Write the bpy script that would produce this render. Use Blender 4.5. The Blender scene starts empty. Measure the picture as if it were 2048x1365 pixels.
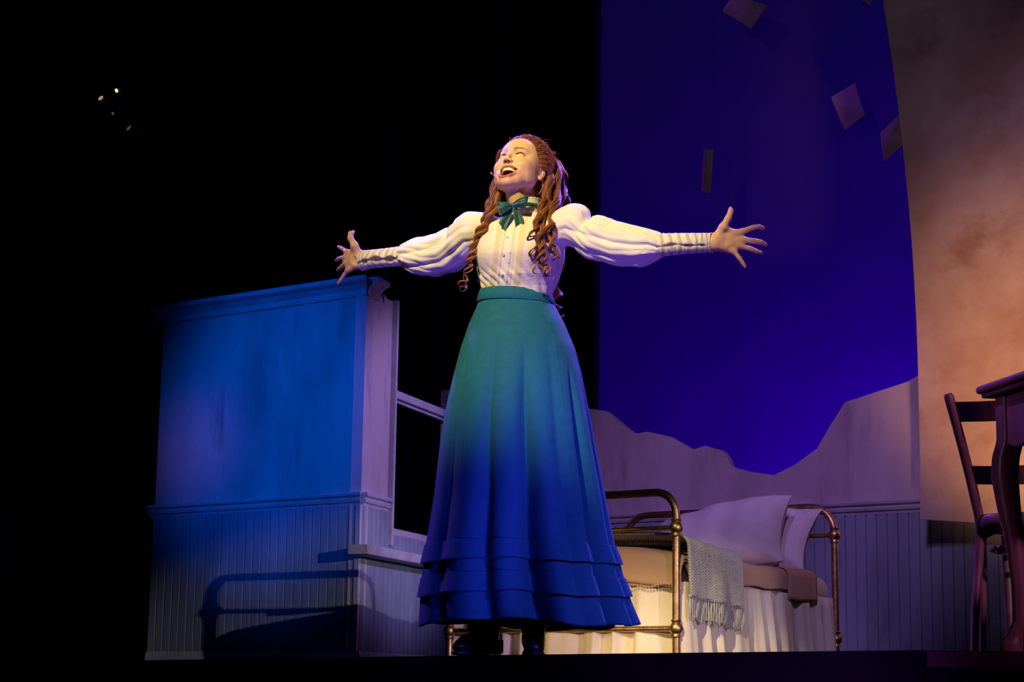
import bpy, math, random
import numpy as np
from mathutils import Vector, Matrix

sc = bpy.context.scene
# ------------------------------------------------------------------ camera
FPX = 3880.0
PITCH = math.atan(717.5 / FPX)
ROLL = .015
CAM = np.array([0., 0., -.135])
_F = np.array([0, math.cos(PITCH), math.sin(PITCH)])
_U0 = np.array([0, -math.sin(PITCH), math.cos(PITCH)])
_R0 = np.array([1., 0, 0])
_R = math.cos(ROLL) * _R0 + math.sin(ROLL) * _U0
_U = -math.sin(ROLL) * _R0 + math.cos(ROLL) * _U0
cd = bpy.data.cameras.new('camera')
cd.sensor_width = 36.0
cd.lens = FPX / 2048 * 36
cd.clip_end = 60
cam = bpy.data.objects.new('camera', cd)
sc.collection.objects.link(cam)
m = Matrix.Identity(4)
for i in range(3):
    m[i][0] = _R[i]; m[i][1] = _U[i]; m[i][2] = -_F[i]; m[i][3] = CAM[i]
cam.matrix_world = m
sc.camera = cam

def ray(x, y): return _F + (x - 1024) / FPX * _R - (y - 682.5) / FPX * _U
def at(x, y, Y):
    "point of the picture ray at depth Y in the room"
    d = ray(x, y); return CAM + d * (Y / d[1])
def atp(x, y, P, n):
    "point of the picture ray on the plane through P with normal n"
    d = ray(x, y); n = np.array(n, float)
    return CAM + d * (np.dot(np.array(P) - CAM, n) / np.dot(d, n))

# ------------------------------------------------------------------ world, lights, exposure
sc.view_settings.view_transform = 'Standard'
sc.view_settings.look = 'None'
sc.view_settings.gamma = 1
sc.view_settings.exposure = 0
sc.view_settings.use_curve_mapping = False
sc.cycles.use_denoising = True
w = bpy.data.worlds.new('world'); sc.world = w
w.use_nodes = True
w.node_tree.nodes['Background'].inputs[0].default_value = (.05, .06, 1, 1)
w.node_tree.nodes['Background'].inputs[1].default_value = .006

def spot(name, loc, tgt, col, power, deg, blend=.5, r=.12):
    l = bpy.data.lights.new(name, 'SPOT')
    l.color = col; l.energy = power; l.spot_size = math.radians(deg); l.spot_blend = blend; l.shadow_soft_size = r
    o = bpy.data.objects.new(name, l); sc.collection.objects.link(o)
    o.location = loc
    o.rotation_euler = (Vector(tgt) - Vector(loc)).to_track_quat('-Z', 'Y').to_euler()
    return o
def area(name, loc, tgt, col, power, sx, sy, spread=180):
    l = bpy.data.lights.new(name, 'AREA'); l.shape = 'RECTANGLE'
    l.color = col; l.energy = power; l.size = sx; l.size_y = sy; l.spread = math.radians(spread)
    o = bpy.data.objects.new(name, l); sc.collection.objects.link(o)
    o.location = loc
    o.rotation_euler = (Vector(tgt) - Vector(loc)).to_track_quat('-Z', 'Y').to_euler()
    return o
# follow spot from the house, warm, on the singer
spot('follow_spot', (-3.5, -1.5, 7.4), (.06, 6.4, 1.46), (1, .78, .38), 6700, 9.2, .65, .05)
# blue from the front rail on the skirt
spot('blue_skirt_light', (3.4, .3, 4.2), (.18, 6.4, .34), (.0, .06, 1), 1400, 10, .8, .12)
spot('violet_low_wash', (.9, 4.4, -.9), (.1, 6.4, 1.40), (.27, .09, 1), 165, 56, .8, .2)
# rims from behind and above
spot('violet_back_light', (2.6, 10.5, 5.8), (.05, 6.4, 1.5), (.26, .10, 1), 5500, 26, .7, .15)
spot('violet_back_light_left', (-3.6, 10.0, 5.2), (-.1, 6.4, 1.4), (.30, .10, 1), 2200, 26, .7, .15)
# blue special on the left flat
spot('blue_wall_special', (-4.4, 4.6, 4.0), (-1.40, 11.85, 1.60), (0, .11, 1), 1750, 17, .9, .2)
# low lamp off right throwing the bed frame's shadow on the left flat
spot('bed_cross_light', (6.25, -.35, 1.86), (-.10, 10.5, .10), (.92, .72, .90), 1400, 10.0, .5, .03)
# lavender on the side wall and window
spot('lavender_side_light', (5.2, 8.2, 3.4), (-.6, 12.0, 1.3), (.52, .32, 1), 1200, 17, .6, .2)
spot('mauve_patch_fill', (-2.2, 5.5, 2.2), (-2.02, 12.3, 1.42), (.8, .28, .6), 120, 6.5, 1, .2)  # added soft spot, stands in for the patch where the blue is blocked
spot('lavender_pillow_fill', (1.1, 3.4, 4.6), (1.38, 10.25, .55), (.62, .42, 1), 520, 12, .8, .05)  # added lamp with no known source, brightens pillows and throw
# mauve wash over the back wall and bed
spot('mauve_room_wash', (-.4, 3.2, 5.8), (1.3, 11.8, 1.15), (.58, .27, 1), 1100, 20, .9, .15)
# warm low lamp on the bed linen
spot('warm_bed_light', (-2.4, 6.2, 1.0), (.32, 9.2, .28), (1, .66, .30), 380, 14, .8, .04)
# warm on the lower parchment drop and the furniture
spot('amber_drop_light', (2.3, 8.0, .12), (3.12, 10.65, 1.62), (1, .42, .16), 460, 40, .9, .15)
spot('mauve_drop_light', (-.6, 3.6, 5.0), (3.4, 10.4, 2.25), (.80, .45, .80), 520, 27, .9, .2)
spot('furniture_light', (3.4, 2.2, 2.6), (1.5, 5.8, .5), (.75, .30, 1), 420, 30, .8, .15)
spot('furniture_side_fill', (-1.6, 3.9, 1.3), (1.5, 5.5, .45), (.75, .36, 1), 60, 18, .8, .05)  # added side lamp, lifts the dark table leg and chair
# strips of lamps below and above, lighting the sky drop
area('sky_drop_ground_row', (4.0, 13.7, .15), (3.8, 15.0, 1.9), (.25, .0, 1), 105, 3.4, .25)
area('sky_drop_top_row', (3.2, 13.2, 6.8), (3.0, 15.2, 3.6), (.0, .0, 1), 4, 4.6, .25)
spot('paper_fill', (-1.0, 2.5, 2.0), (2.0, 13.2, 4.95), (.95, .65, .95), 140, 21, .5, .1)  # added lamp, keeps the hanging sheets from going darker than the sky

UP = np.array([0, 0, 1.])
# ------------------------------------------------------------------ helpers
col = sc.collection
def tagk(o, label=None, cat=None, group=None, kind=None):
    if label: o['label'] = label
    if cat: o['category'] = cat
    if group: o['group'] = group
    if kind: o['kind'] = kind
    return o
def wloc(o):
    v = np.zeros(3)
    while o is not None:
        v = v + np.array(o.location); o = o.parent
    return v
def mesh(name, V, Fc, mat, parent=None, smooth=False, colors=None, origin=None):
    "mesh object from world-space vertices"
    V = np.asarray(V, float)
    org = wloc(parent) if parent is not None else (np.array(origin, float) if origin is not None else np.zeros(3))
    me = bpy.data.meshes.new(name)
    Vl = V - org
    if isinstance(Fc, np.ndarray):
        k = Fc.shape[1]
        me.vertices.add(len(Vl)); me.vertices.foreach_set('co', Vl.ravel())
        me.loops.add(Fc.size); me.loops.foreach_set('vertex_index', Fc.ravel().astype(np.int32))
        me.polygons.add(len(Fc)); me.polygons.foreach_set('loop_start', np.arange(0, Fc.size, k, dtype=np.int32))
        me.update(calc_edges=True); me.validate()
    else:
        me.from_pydata([tuple(v) for v in Vl], [], [tuple(f) for f in Fc]); me.update()
    if smooth: me.polygons.foreach_set('use_smooth', [True] * len(me.polygons))
    if colors is not None:
        ca = me.color_attributes.new('Col', 'FLOAT_COLOR', 'POINT')
        c4 = np.ones((len(Vl), 4)); c4[:, :3] = colors
        ca.data.foreach_set('color', c4.ravel())
    me.materials.append(mat)
    o = bpy.data.objects.new(name, me); col.objects.link(o)
    if parent is not None: o.parent = parent
    else: o.location = org
    return o
def empty(name, loc, label, cat, group=None):
    o = bpy.data.objects.new(name, None); col.objects.link(o); o.location = loc; o.empty_display_size = .1
    return tagk(o, label, cat, group)
def bevel(o, wd, seg=2):
    b = o.modifiers.new('bevel', 'BEVEL'); b.width = wd; b.segments = seg; b.limit_method = 'ANGLE'; b.angle_limit = math.radians(40)
    return o

class MB:
    def __init__(s): s.v = []; s.f = []
    def add(s, V, Fc):
        n = len(s.v); s.v += [tuple(p) for p in V]; s.f += [tuple(i + n for i in f) for f in Fc]; return s
    def box(s, o, a, b, c):
        "box from corner o with edge vectors a b c"
        o, a, b, c = [np.array(q, float) for q in (o, a, b, c)]
        V = [o, o + a, o + a + b, o + b, o + c, o + a + c, o + a + b + c, o + b + c]
        Fc = [(3, 2, 1, 0), (4, 5, 6, 7), (0, 1, 5, 4), (1, 2, 6, 5), (2, 3, 7, 6), (3, 0, 4, 7)]
        if np.dot(np.cross(a, b), c) < 0: Fc = [f[::-1] for f in Fc]
        return s.add(V, Fc)
    def tube(s, P, r, n=12, ry=None, up=None, cap=True, twist=0):
        "tube along points P with radius list r (or ellipse r, ry)"
        P = np.array(P, float); k = len(P)
        r = np.full(k, r) if np.isscalar(r) else np.array(r, float)
        ry = r if ry is None else (np.full(k, ry) if np.isscalar(ry) else np.array(ry, float))
        T = np.gradient(P, axis=0); T /= np.linalg.norm(T, axis=1)[:, None] + 1e-12
        u = np.array(up if up is not None else ([0, 0, 1.] if abs(T[0][2]) < .9 else [1., 0, 0]))
        V = []
        for i in range(k):
            u = u - T[i] * np.dot(u, T[i]); u = u / (np.linalg.norm(u) + 1e-12); v = np.cross(T[i], u)
            for j in range(n):
                a = 2 * math.pi * j / n + twist * i
                V.append(P[i] + u * math.cos(a) * r[i] + v * math.sin(a) * ry[i])
        Fc = [(i * n + j, i * n + (j + 1) % n, (i + 1) * n + (j + 1) % n, (i + 1) * n + j) for i in range(k - 1) for j in range(n)]
        if cap: Fc += [tuple(range(n))[::-1], tuple((k - 1) * n + j for j in range(n))]
        return s.add(V, Fc)
    def lathe(s, c, prof, n=16, axis=(0, 0, 1)):
        "profile (radius, height) turned round the axis through c"
        ax = np.array(axis, float); ax /= np.linalg.norm(ax)
        u = np.cross(ax, [0, 1, 0] if abs(ax[1]) < .9 else [1, 0, 0]); u /= np.linalg.norm(u); v = np.cross(ax, u)
        c = np.array(c, float); V = []
        for r, h in prof:
            for j in range(n):
                a = 2 * math.pi * j / n; V.append(c + ax * h + (u * math.cos(a) + v * math.sin(a)) * r)
        k = len(prof)
        Fc = [(i * n + j, i * n + (j + 1) % n, (i + 1) * n + (j + 1) % n, (i + 1) * n + j) for i in range(k - 1) for j in range(n)]
        Fc += [tuple(range(n))[::-1], tuple((k - 1) * n + j for j in range(n))]
        return s.add(V, Fc)
    def ball(s, c, r, n=14, sz=1):
        return s.lathe(c, [(max(1e-4, r * math.sin(math.pi * i / 10)), -r * sz * math.cos(math.pi * i / 10)) for i in range(11)], n)
    def prism(s, poly, off):
        "planar polygon of 3-D points pushed by off"
        poly = [np.array(p, float) for p in poly]; off = np.array(off, float); n = len(poly)
        nrm = sum((np.cross(poly[i] - poly[0], poly[(i + 1) % n] - poly[0]) for i in range(1, n - 1)), np.zeros(3))
        if np.dot(nrm, off) > 0: poly = poly[::-1]
        V = poly + [p + off for p in poly]
        Fc = [tuple(range(n)), tuple(range(2 * n - 1, n - 1, -1))] + [((i + 1) % n, i, i + n, (i + 1) % n + n) for i in range(n)]
        return s.add(V, Fc)
    def grid(s, G, flip=False):
        G = np.array(G, float); a, b = G.shape[:2]
        Fc = [(i * b + j, i * b + j + 1, (i + 1) * b + j + 1, (i + 1) * b + j) for i in range(a - 1) for j in range(b - 1)]
        if flip: Fc = [f[::-1] for f in Fc]
        return s.add(G.reshape(-1, 3), Fc)
    def build(s, name, mat, parent=None, smooth=False, origin=None, colors=None):
        o = mesh(name, np.array(s.v), s.f, mat, parent, smooth, colors, origin)
        return o
def smooth_by_angle(o, deg=35):
    me = o.data
    me.polygons.foreach_set('use_smooth', [True] * len(me.polygons))
    me.set_sharp_from_angle(angle=math.radians(deg))
    return o
def spline(P, n):
    "Catmull-Rom through P, n points"
    P = np.array(P, float); k = len(P)
    Q = np.vstack([2 * P[0] - P[1], P, 2 * P[-1] - P[-2]])
    out = []
    for t in np.linspace(0, k - 1, n):
        i = min(int(t), k - 2); u = t - i
        a, b, c, d = Q[i:i + 4]
        out.append(.5 * ((2 * b) + (c - a) * u + (2 * a - 5 * b + 4 * c - d) * u * u + (3 * b - a - 3 * c + d) * u ** 3))
    return np.array(out)

# ------------------------------------------------------------------ materials
def S(c):
    "sRGB 0-255 to linear"
    return tuple((x / 255 / 12.92 if x / 255 <= .04045 else ((x / 255 + .055) / 1.055) ** 2.4) for x in c)
def material(name, base, rough=.7, metal=0, var=None, scale=6, detail=6, stretch=(1, 1, 1), bump=0, bscale=200, spec=.3, vcol=False, sheen=0, sss=0, lo=.35, hi=.65, layers=()):
    mt = bpy.data.materials.new(name); mt.use_nodes = True
    nt = mt.node_tree; N = nt.nodes; Lk = nt.links; b = N['Principled BSDF']
    b.inputs['Roughness'].default_value = rough; b.inputs['Metallic'].default_value = metal
    b.inputs['Specular IOR Level'].default_value = spec
    if sheen: b.inputs['Sheen Weight'].default_value = sheen
    if sss:
        b.inputs['Subsurface Weight'].default_value = sss; b.inputs['Subsurface Scale'].default_value = .01
        b.inputs['Subsurface Radius'].default_value = (1, .4, .2)
    tc = N.new('ShaderNodeTexCoord')
    cur = None
    if vcol:
        a = N.new('ShaderNodeVertexColor'); a.layer_name = 'Col'; cur = a.outputs['Color']
    specs = ([(var, scale, stretch, lo, hi)] if var is not None else []) + list(layers)
    base4 = (*base, 1)
    for (vc, scl, st, l_, h_) in specs:
        mp = N.new('ShaderNodeMapping'); mp.inputs['Scale'].default_value = st
        Lk.new(tc.outputs['Object'], mp.inputs['Vector'])
        ns = N.new('ShaderNodeTexNoise'); ns.inputs['Scale'].default_value = scl; ns.inputs['Detail'].default_value = detail
        ns.inputs['Roughness'].default_value = .62
        Lk.new(mp.outputs['Vector'], ns.inputs['Vector'])
        mr = N.new('ShaderNodeMapRange'); mr.inputs['From Min'].default_value = l_; mr.inputs['From Max'].default_value = h_
        Lk.new(ns.outputs['Fac'], mr.inputs['Value'])
        mx = N.new('ShaderNodeMix'); mx.data_type = 'RGBA'
        if cur is None: mx.inputs[6].default_value = base4
        else: Lk.new(cur, mx.inputs[6])
        mx.inputs[7].default_value = (*vc, 1)
        Lk.new(mr.outputs['Result'], mx.inputs[0]); cur = mx.outputs[2]
    if cur is None: b.inputs['Base Color'].default_value = base4
    else: Lk.new(cur, b.inputs['Base Color'])
    if bump:
        ns = N.new('ShaderNodeTexNoise'); ns.inputs['Scale'].default_value = bscale; ns.inputs['Detail'].default_value = 4
        mp = N.new('ShaderNodeMapping'); mp.inputs['Scale'].default_value = stretch
        Lk.new(tc.outputs['Object'], mp.inputs['Vector']); Lk.new(mp.outputs['Vector'], ns.inputs['Vector'])
        bp = N.new('ShaderNodeBump'); bp.inputs['Strength'].default_value = bump; bp.inputs['Distance'].default_value = .002
        Lk.new(ns.outputs['Fac'], bp.inputs['Height']); Lk.new(bp.outputs['Normal'], b.inputs['Normal'])
    return mt
M = {}
# scenic paint: pale plaster with dirty streaks; beadboard blue grey with wear
M['plaster'] = material('painted_plaster', (.62, .56, .56), .85, var=(.36, .30, .33), scale=1.6, stretch=(1.6, 1.6, .5), bump=.4, bscale=60, lo=.42, hi=.75,
                        layers=[((.27, .21, .26), 5, (1.6, 1.6, .35), .58, .80)])
M['bead'] = material('painted_beadboard', (.32, .42, .47), .7, var=(.20, .25, .31), scale=2.5, stretch=(1.5, 1.5, .5), bump=.3, bscale=90, lo=.42, hi=.72,
                     layers=[((.20, .18, .20), 9, (2, 2, .4), .62, .80)])
M['trim'] = material('painted_trim', (.56, .57, .60), .6, var=(.36, .35, .39), scale=6, bump=.2, bscale=80, lo=.45, hi=.75)
M['parch'] = material('parchment_canvas', (.62, .54, .47), .9, var=(.46, .33, .24), scale=1.6, bump=.3, bscale=120, lo=.38, hi=.62, detail=9,
                      layers=[((.38, .24, .17), 2.3, (1, 1, 1), .56, .72)])
M['paper'] = material('aged_paper', (.62, .54, .46), .9, var=(.45, .36, .28), scale=9, bump=.2)
M['sky'] = material('sky_drop_cloth', (.10, .06, .42), .95, var=(.07, .045, .33), scale=.35, lo=.4, hi=.65, detail=3)
M['black'] = material('black_masking_velour', (.004, .004, .005), 1, spec=.0)
M['deck'] = material('dark_painted_deck', (.006, .004, .006), .9, var=(.010, .005, .007), scale=3, bump=.2, spec=.05)
M['fascia'] = material('dark_red_fascia', (.10, .028, .03), .5, var=(.06, .015, .02), scale=8, stretch=(.3, .3, 4), bump=.3)
M['brass'] = material('aged_brass', (.78, .50, .24), .42, metal=1, var=(.42, .25, .12), scale=30, bump=.15, bscale=250)
M['wood'] = material('dark_mahogany', (.20, .065, .045), .40, var=(.10, .03, .025), scale=14, stretch=(2, 2, .25), bump=.25, bscale=60, spec=.5)
M['chairwood'] = material('walnut_bentwood', (.30, .13, .10), .42, var=(.17, .065, .05), scale=14, stretch=(2, 2, .25), bump=.25, bscale=60, spec=.5)
M['linen'] = material('white_linen', (.72, .66, .62), .85, var=(.62, .55, .52), scale=4, bump=.35, bscale=220, sheen=.2)
M['spread'] = material('tan_bedspread', (.56, .36, .23), .85, var=(.48, .30, .19), scale=5, bump=.6, bscale=150, sheen=.2)
M['cream'] = material('cream_cotton', (.80, .74, .62), .85, var=(.72, .65, .52), scale=6, bump=.3, bscale=180, sheen=.1)
M['knit'] = material('grey_knit', (.50, .50, .50), .95, var=(.42, .42, .43), scale=20, bump=.8, bscale=260, sheen=.3)

# ================================================================== the setting
E1 = np.array([.809, -.588, 0]); E2 = np.array([.588, .809, 0]); UP = np.array([0, 0, 1.])
A0 = np.array([-.884, 11.507, 0])             # foot of the convex corner left of the window
C0 = np.array([2.425, 11.398, 0])
SW = np.array([.33, .944, 0]); SWn = np.array([.944, -.33, 0])   # side wall direction, and towards the room
LWn = -E2                                                          # left and back flats face the house
D0 = A0 + SW * 1.94
RAIL = 1.05
H = 2.36

def struct(o, kind='structure'): o['kind'] = kind; return o
def beadboard(name, P, d, n, L, z0, z1, parent, s0=0., pitch=.0685, topf=None):
    "boards with grooves along direction d, standing proud of the wall by n"
    P = np.array(P, float); xs = []; s = s0
    pts = []
    g = .007
    while s < L:
        e = min(s + pitch, L)
        pts += [(s, .002), (s + .003, .002), (s + g, .014)]
        if e - g > s + pitch * .3: pts += [(e - g * .6, .015)]
        s += pitch
    pts = [p for p in pts if p[0] <= L] + [(L, .006)]
    mb = MB(); G = []
    for (s, h) in pts:
        zt = z1 if topf is None else topf(s)
        G.append([P + d * s + n * h + UP * z0, P + d * s + n * h + UP * zt])
    mb.grid(G, flip=np.dot(np.cross(d, UP), n) < 0)
    # closing strips
    for (s, h) in (pts[0], pts[-1]):
        zt = z1 if topf is None else topf(s)
        mb.add([P + d * s + UP * z0, P + d * s + UP * zt, P + d * s + n * h + UP * zt, P + d * s + n * h + UP * z0], [(0, 1, 2, 3)])
    return mb.build(name, M['bead'], parent)
def moulding(P, d, n, L, prof, mb=None, m0=0., m1=0.):
    "profile of (out, z) run along d; m0/m1 mitre the ends outwards"
    mb = mb or MB(); P = np.array(P, float)
    V = [P + d * (-m0 * o) + n * o + UP * z for o, z in prof] + [P + d * (L + m1 * o) + n * o + UP * z for o, z in prof]
    k = len(prof)
    fl = np.dot(np.cross(d, n), UP) > 0
    Fc = [(i, (i + 1) % k, k + (i + 1) % k, k + i) for i in range(k)] + [tuple(range(k))[::-1], tuple(range(k, 2 * k))]
    if fl: Fc = [f[::-1] for f in Fc]
    return mb.add(V, Fc)
RAILP = [(0, RAIL - .065), (.014, RAIL - .065), (.018, RAIL - .05), (.03, RAIL - .045), (.036, RAIL - .03), (.026, RAIL - .02), (.03, RAIL - .012), (.046, RAIL - .008), (.05, RAIL + .006), (.044, RAIL + .014), (0, RAIL + .014)]
CROWN = [(0, H - .10), (.012, H - .10), (.018, H - .085), (.02, H - .065), (.045, H - .035), (.075, H - .02), (.08, H - .015), (.08, H + .01), (0, H + .01)]
BASE = [(0, 0), (.024, 0), (.024, .10), (.018, .125), (.012, .135), (0, .135)]

# left flat (its right end is the convex corner)
LL = 1.74
PL = A0 - E1 * LL
mb = MB().prism([PL, A0, A0 + UP * H, PL + UP * H], -LWn * .07)
wl = struct(mb.build('wall_left', M['plaster'], origin=PL))
wl['label'] = 'free-standing stage flat on the left with blue-lit plaster above beadboard'
beadboard('wainscot', PL, E1, LWn, LL - .02, .13, RAIL - .06, wl)
cb = MB().box(A0 - E1 * .022 + LWn * .0, E1 * .022 + SWn * .012, LWn * .02 + SWn * .0, UP * (RAIL - .19)); 
for i, v in enumerate(cb.v): cb.v[i] = (v[0], v[1], v[2] + .13)
cb.build('corner_bead', M['trim'], wl)
t = struct(moulding(PL - E1 * .03, E1, LWn, LL + .03, RAILP, m1=.7).build('trim_1', M['trim'], origin=PL)); t['label'] = 'chair rail moulding along the left flat'
t = struct(moulding(PL - E1 * .05, E1, LWn, LL + .05, CROWN, m1=.7).build('trim_2', M['trim'], origin=PL)); t['label'] = 'crown moulding on top of the left flat'
struct(moulding(PL, E1, LWn, LL, BASE, m1=.7).build('baseboard_left', M['trim'], origin=PL))

# side wall with the broken window
def sw(x, y, off=0.): return atp(x, y, A0 + SWn * off, SWn)
def swS(x, y, off=0.):
    p = sw(x, y, off); return (float(np.dot(p - A0, SW)), float(p[2]))
def swP(s, z, off=0.): return A0 + SW * s + SWn * off + UP * z
ws = sw(787, 700); WS0 = float(np.dot(ws - A0, SW))            # window's near edge along the wall
wb = swS(787, 1068)[1]; WSR = swS(906, 790)[0]
wtop = swS(787, 602)[1]
curve = [swS(x, y) for x, y in [(769, 588), (771, 594), (775, 598), (781, 601), (787, 603)]]
poly = [(0, 0), (0, H), (.16, H), (curve[0][0], H - .11)] + curve + [(WS0, wb), (WSR, wb), (WSR, swS(906, 781)[1]), (1.93, swS(906, 781)[1]), (1.93, 0)]
mb = MB().prism([swP(s, z) for s, z in poly], -SWn * .07)
wsd = struct(mb.build('wall_side', M['plaster'], origin=A0)); wsd['label'] = 'receding side wall with torn top and a window opening'
sill_z = swS(800, 1085)[1]
beadboard('wainscot', A0, SW, SWn, 1.93, .13, None, wsd, topf=lambda s: RAIL - .06 if s < WS0 - .03 else wb - .01)
t = struct(moulding(A0, SW, SWn, WS0 - .045, RAILP, m0=.3).build('trim_3', M['trim'], origin=A0)); t['label'] = 'short chair rail between corner and window'
t = struct(moulding(A0, SW, SWn, .17, CROWN, m0=.3).build('trim_4', M['trim'], origin=A0)); t['label'] = 'broken stub of crown moulding on side wall'
struct(moulding(A0, SW, SWn, 1.93, BASE, m0=.3).build('baseboard_side', M['trim'], origin=A0))
win = bpy.data.objects.new('window_1', None); col.objects.link(win); win.location = swP(WS0, wb); struct(win); win['label'] = 'broken sash window frame in the side wall'
mb = MB()
mb.box(swP(WS0 - .03, wb - .08, 0), SW * .03, SWn * .035, UP * (wtop - wb + .08))
bevel(mb.build('window_casing', M['trim'], win), .004)
mb = MB().box(swP(WS0, wb, -.08), SW * .022, SWn * .1, UP * (wtop - wb)); bevel(mb.build('window_jamb', M['trim'], win), .003)
mb = MB().box(swP(WSR - .025, wb, -.08), SW * .03, SWn * .1, UP * (swS(906, 781)[1] - wb)); bevel(mb.build('window_jamb', M['trim'], win), .003)
mz = swS(789, 783)[1]
mb = MB().box(swP(WS0 + .02, mz - .035, -.05), SW * (WSR - WS0 - .04), SWn * .045, UP * .05)
mb.box(swP(WS0 + .02, mz - .055, -.06), SW * (WSR - WS0 - .04), SWn * .03, UP * .025)
bevel(mb.build('meeting_rail', M['trim'], win), .003)
mb = MB().box(swP(WS0 + .02, wb - .05, -.05), SW * (WSR - WS0 - .04), SWn * .045, UP * .085); bevel(mb.build('bottom_rail', M['trim'], win), .003)
a = swS(736, 1089, .13); b = swS(736, 1109, .13)
mb = MB().box(swP(a[0], b[1], 0), SW * (1.90 - a[0]), SWn * .13, UP * (a[1] - b[1])); bevel(mb.build('window_sill', M['trim'], win), .006)

# back wall, torn along the top
def bw(x, y, off=0.): return atp(x, y, C0 + LWn * off, LWn)
top = [(1140, 812), (1180, 818), (1212, 823), (1240, 846), (1268, 868), (1296, 864), (1340, 874), (1362, 887), (1385, 900), (1410, 892), (1444, 902), (1455, 916), (1463, 934),
       (1500, 944), (1548, 951), (1590, 930), (1634, 898), (1660, 852), (1690, 805), (1760, 782), (1815, 764), (1842, 748), (1900, 700)]
pts = [bw(x, y) for x, y in top]
eR = C0 + E1 * 2.2
poly = [D0] + [np.array([D0[0], D0[1], pts[0][2]])] + pts + [np.array([eR[0], eR[1], pts[-1][2] + .15]), eR]
mb = MB().prism(poly, -LWn * .05)
wbk = struct(mb.build('wall_back', M['plaster'], origin=D0)); wbk['label'] = 'low back wall of the bedroom torn jagged along its top'
BL = float(np.dot(eR - D0, E1))
beadboard('wainscot', D0, E1, LWn, BL, .13, RAIL - .06, wbk)
t = struct(moulding(D0 + E1 * .02, E1, LWn, BL - .02, RAILP).build('trim_5', M['trim'], origin=D0)); t['label'] = 'chair rail moulding along the back wall behind the bed'
struct(moulding(D0 + E1 * .02, E1, LWn, BL - .02, BASE).build('baseboard_back', M['trim'], origin=D0))

# stage deck: singer's platform, and the deck on the right
eA = atp(255, 1322, (0, 0, 0), (0, 0, 1)); eB = atp(1060, 1310, (0, 0, 0), (0, 0, 1)); eC = atp(1848, 1301, (0, 0, 0), (0, 0, 1))
poly = [eA, eB, eC, eC + np.array([.33, 1.7, 0]), np.array([5.2, 8.2, 0]), np.array([5.2, 15.6, 0]), np.array([-3.0, 15.6, 0]), np.array([-2.75, 13.2, 0])]
mb = MB().prism([p - UP * 0 for p in poly], -UP * .35)
fl = struct(mb.build('floor', M['deck'])); fl['label'] = 'dark raised stage platform under the singer and the room'
poly2 = [eC + np.array([.01, .035, 0]), np.array([1.36, eC[1] + .03, 0]), np.array([5.2, eC[1] + .03, 0]), np.array([5.2, 8.1, 0]), eC + np.array([.345, 1.7, 0])]
mb = MB().prism(poly2, -UP * .35)
f2 = struct(mb.build('floor', M['deck'])); f2['label'] = 'dark stage deck under the table and chair'
mb = MB().box(poly2[0] + np.array([0, -.02, -.04]), [4.1, 0, 0], [0, .018, 0], [0, 0, .038])
tr = struct(mb.build('trim_6', M['fascia'])); tr['label'] = 'dark red fascia board along the right deck edge'
mb = MB().box((-14, -3, -1.45), (28, 0, 0), (0, 22, 0), (0, 0, .05)); f3 = struct(mb.build('floor', M['black'])); f3['label'] = 'black auditorium floor below the stage'

# sky drop
sl = at(1198, 820, 15.2); n_ = 60
mb = MB(); G = []
for i in range(n_):
    x = sl[0] + 6.2 * i / (n_ - 1)
    G.append([np.array([x, 15.2 + .003 * math.sin(i * .9), z]) for z in (0.0, 1.2, 2.4, 3.6, 4.8, 6.2, 7.0)])
mb.grid(G)
G2 = [[p + np.array([0, .004, 0]) for p in r] for r in G]; mb.grid(G2, flip=True)
sky = mb.build('sky_backdrop', M['sky'], smooth=True, origin=(sl[0], 15.2, 0)); tagk(sky, 'tall deep blue sky drop hanging behind the torn back wall', 'backdrop')

# black masking drapes, pleated
def drape(name, P, Q, z1, label, folds):
    P = np.array(P, float); Q = np.array(Q, float); d = Q - P; L = np.linalg.norm(d); d /= L; nn = np.array([d[1], -d[0], 0])
    k = folds * 6; G = []
    for i in range(k + 1):
        s = i / k; o = .07 * math.sin(s * folds * 2 * math.pi) + .02 * math.sin(s * folds * 4.7)
        G.append([P + d * L * s + nn * o * q + UP * z for z, q in ((0, 1), (z1 * .5, .95), (z1, .8))])
    mb = MB().grid(G); mb.grid([[p - nn * .006 for p in r] for r in G], flip=True)
    return tagk(mb.build(name, M['black'], smooth=True, origin=P), label, 'curtain', None)
drape('stage_curtain', (-9, 15.9, -1.4), (-2.2, 15.9, -1.4), 8.5, 'black velour masking drape far left behind the blue-lit flat', 26)
drape('stage_curtain', (-2.95, 15.5, 0.0), (.66, 15.45, 0.0), 7.2, 'black velour masking drape behind the singer, left of the sky drop', 16)
drape('stage_curtain', (-7, 8.0, -1.4), (-3.9, 15.2, -1.4), 8.5, 'black velour side leg drape at the far left edge of the stage', 28)

# parchment panel, hanging in front of the back wall
mb = MB()
off = .22
edge = [(1760, -80), (1770, 0), (1780, 65), (1790, 132), (1799, 200), (1807, 265), (1815, 340), (1821, 400), (1828, 480), (1833, 560), (1838, 650), (1841, 740), (1843, 830), (1845, 920), (1845, 1040)]
nx = 30; G = []
br = bw(2240, 1098, off)
for (x, y) in edge:
    p = bw(x, y, off); row = []
    y2 = 1098 + (y - 1040) * 1.0
    q0 = br[2] + (p[2] - bw(1845, 1040, off)[2])
    for i in range(nx):
        s = i / (nx - 1)
        sgl = float(np.dot(p - C0, E1)); e = sgl + (2.3 - sgl) * s
        z = p[2] * (1 - s) + (q0 if y < 1040 else br[2]) * s
        o = off + .035 * math.exp(-s * 30) + .03 * math.sin(s * 7 + p[2] * .8) * s + (.05 * max(0, .8 - p[2]) if True else 0)
        row.append(C0 + E1 * e + LWn * o + UP * z)
    G.append(row)
mb.grid(G, flip=False)
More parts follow.
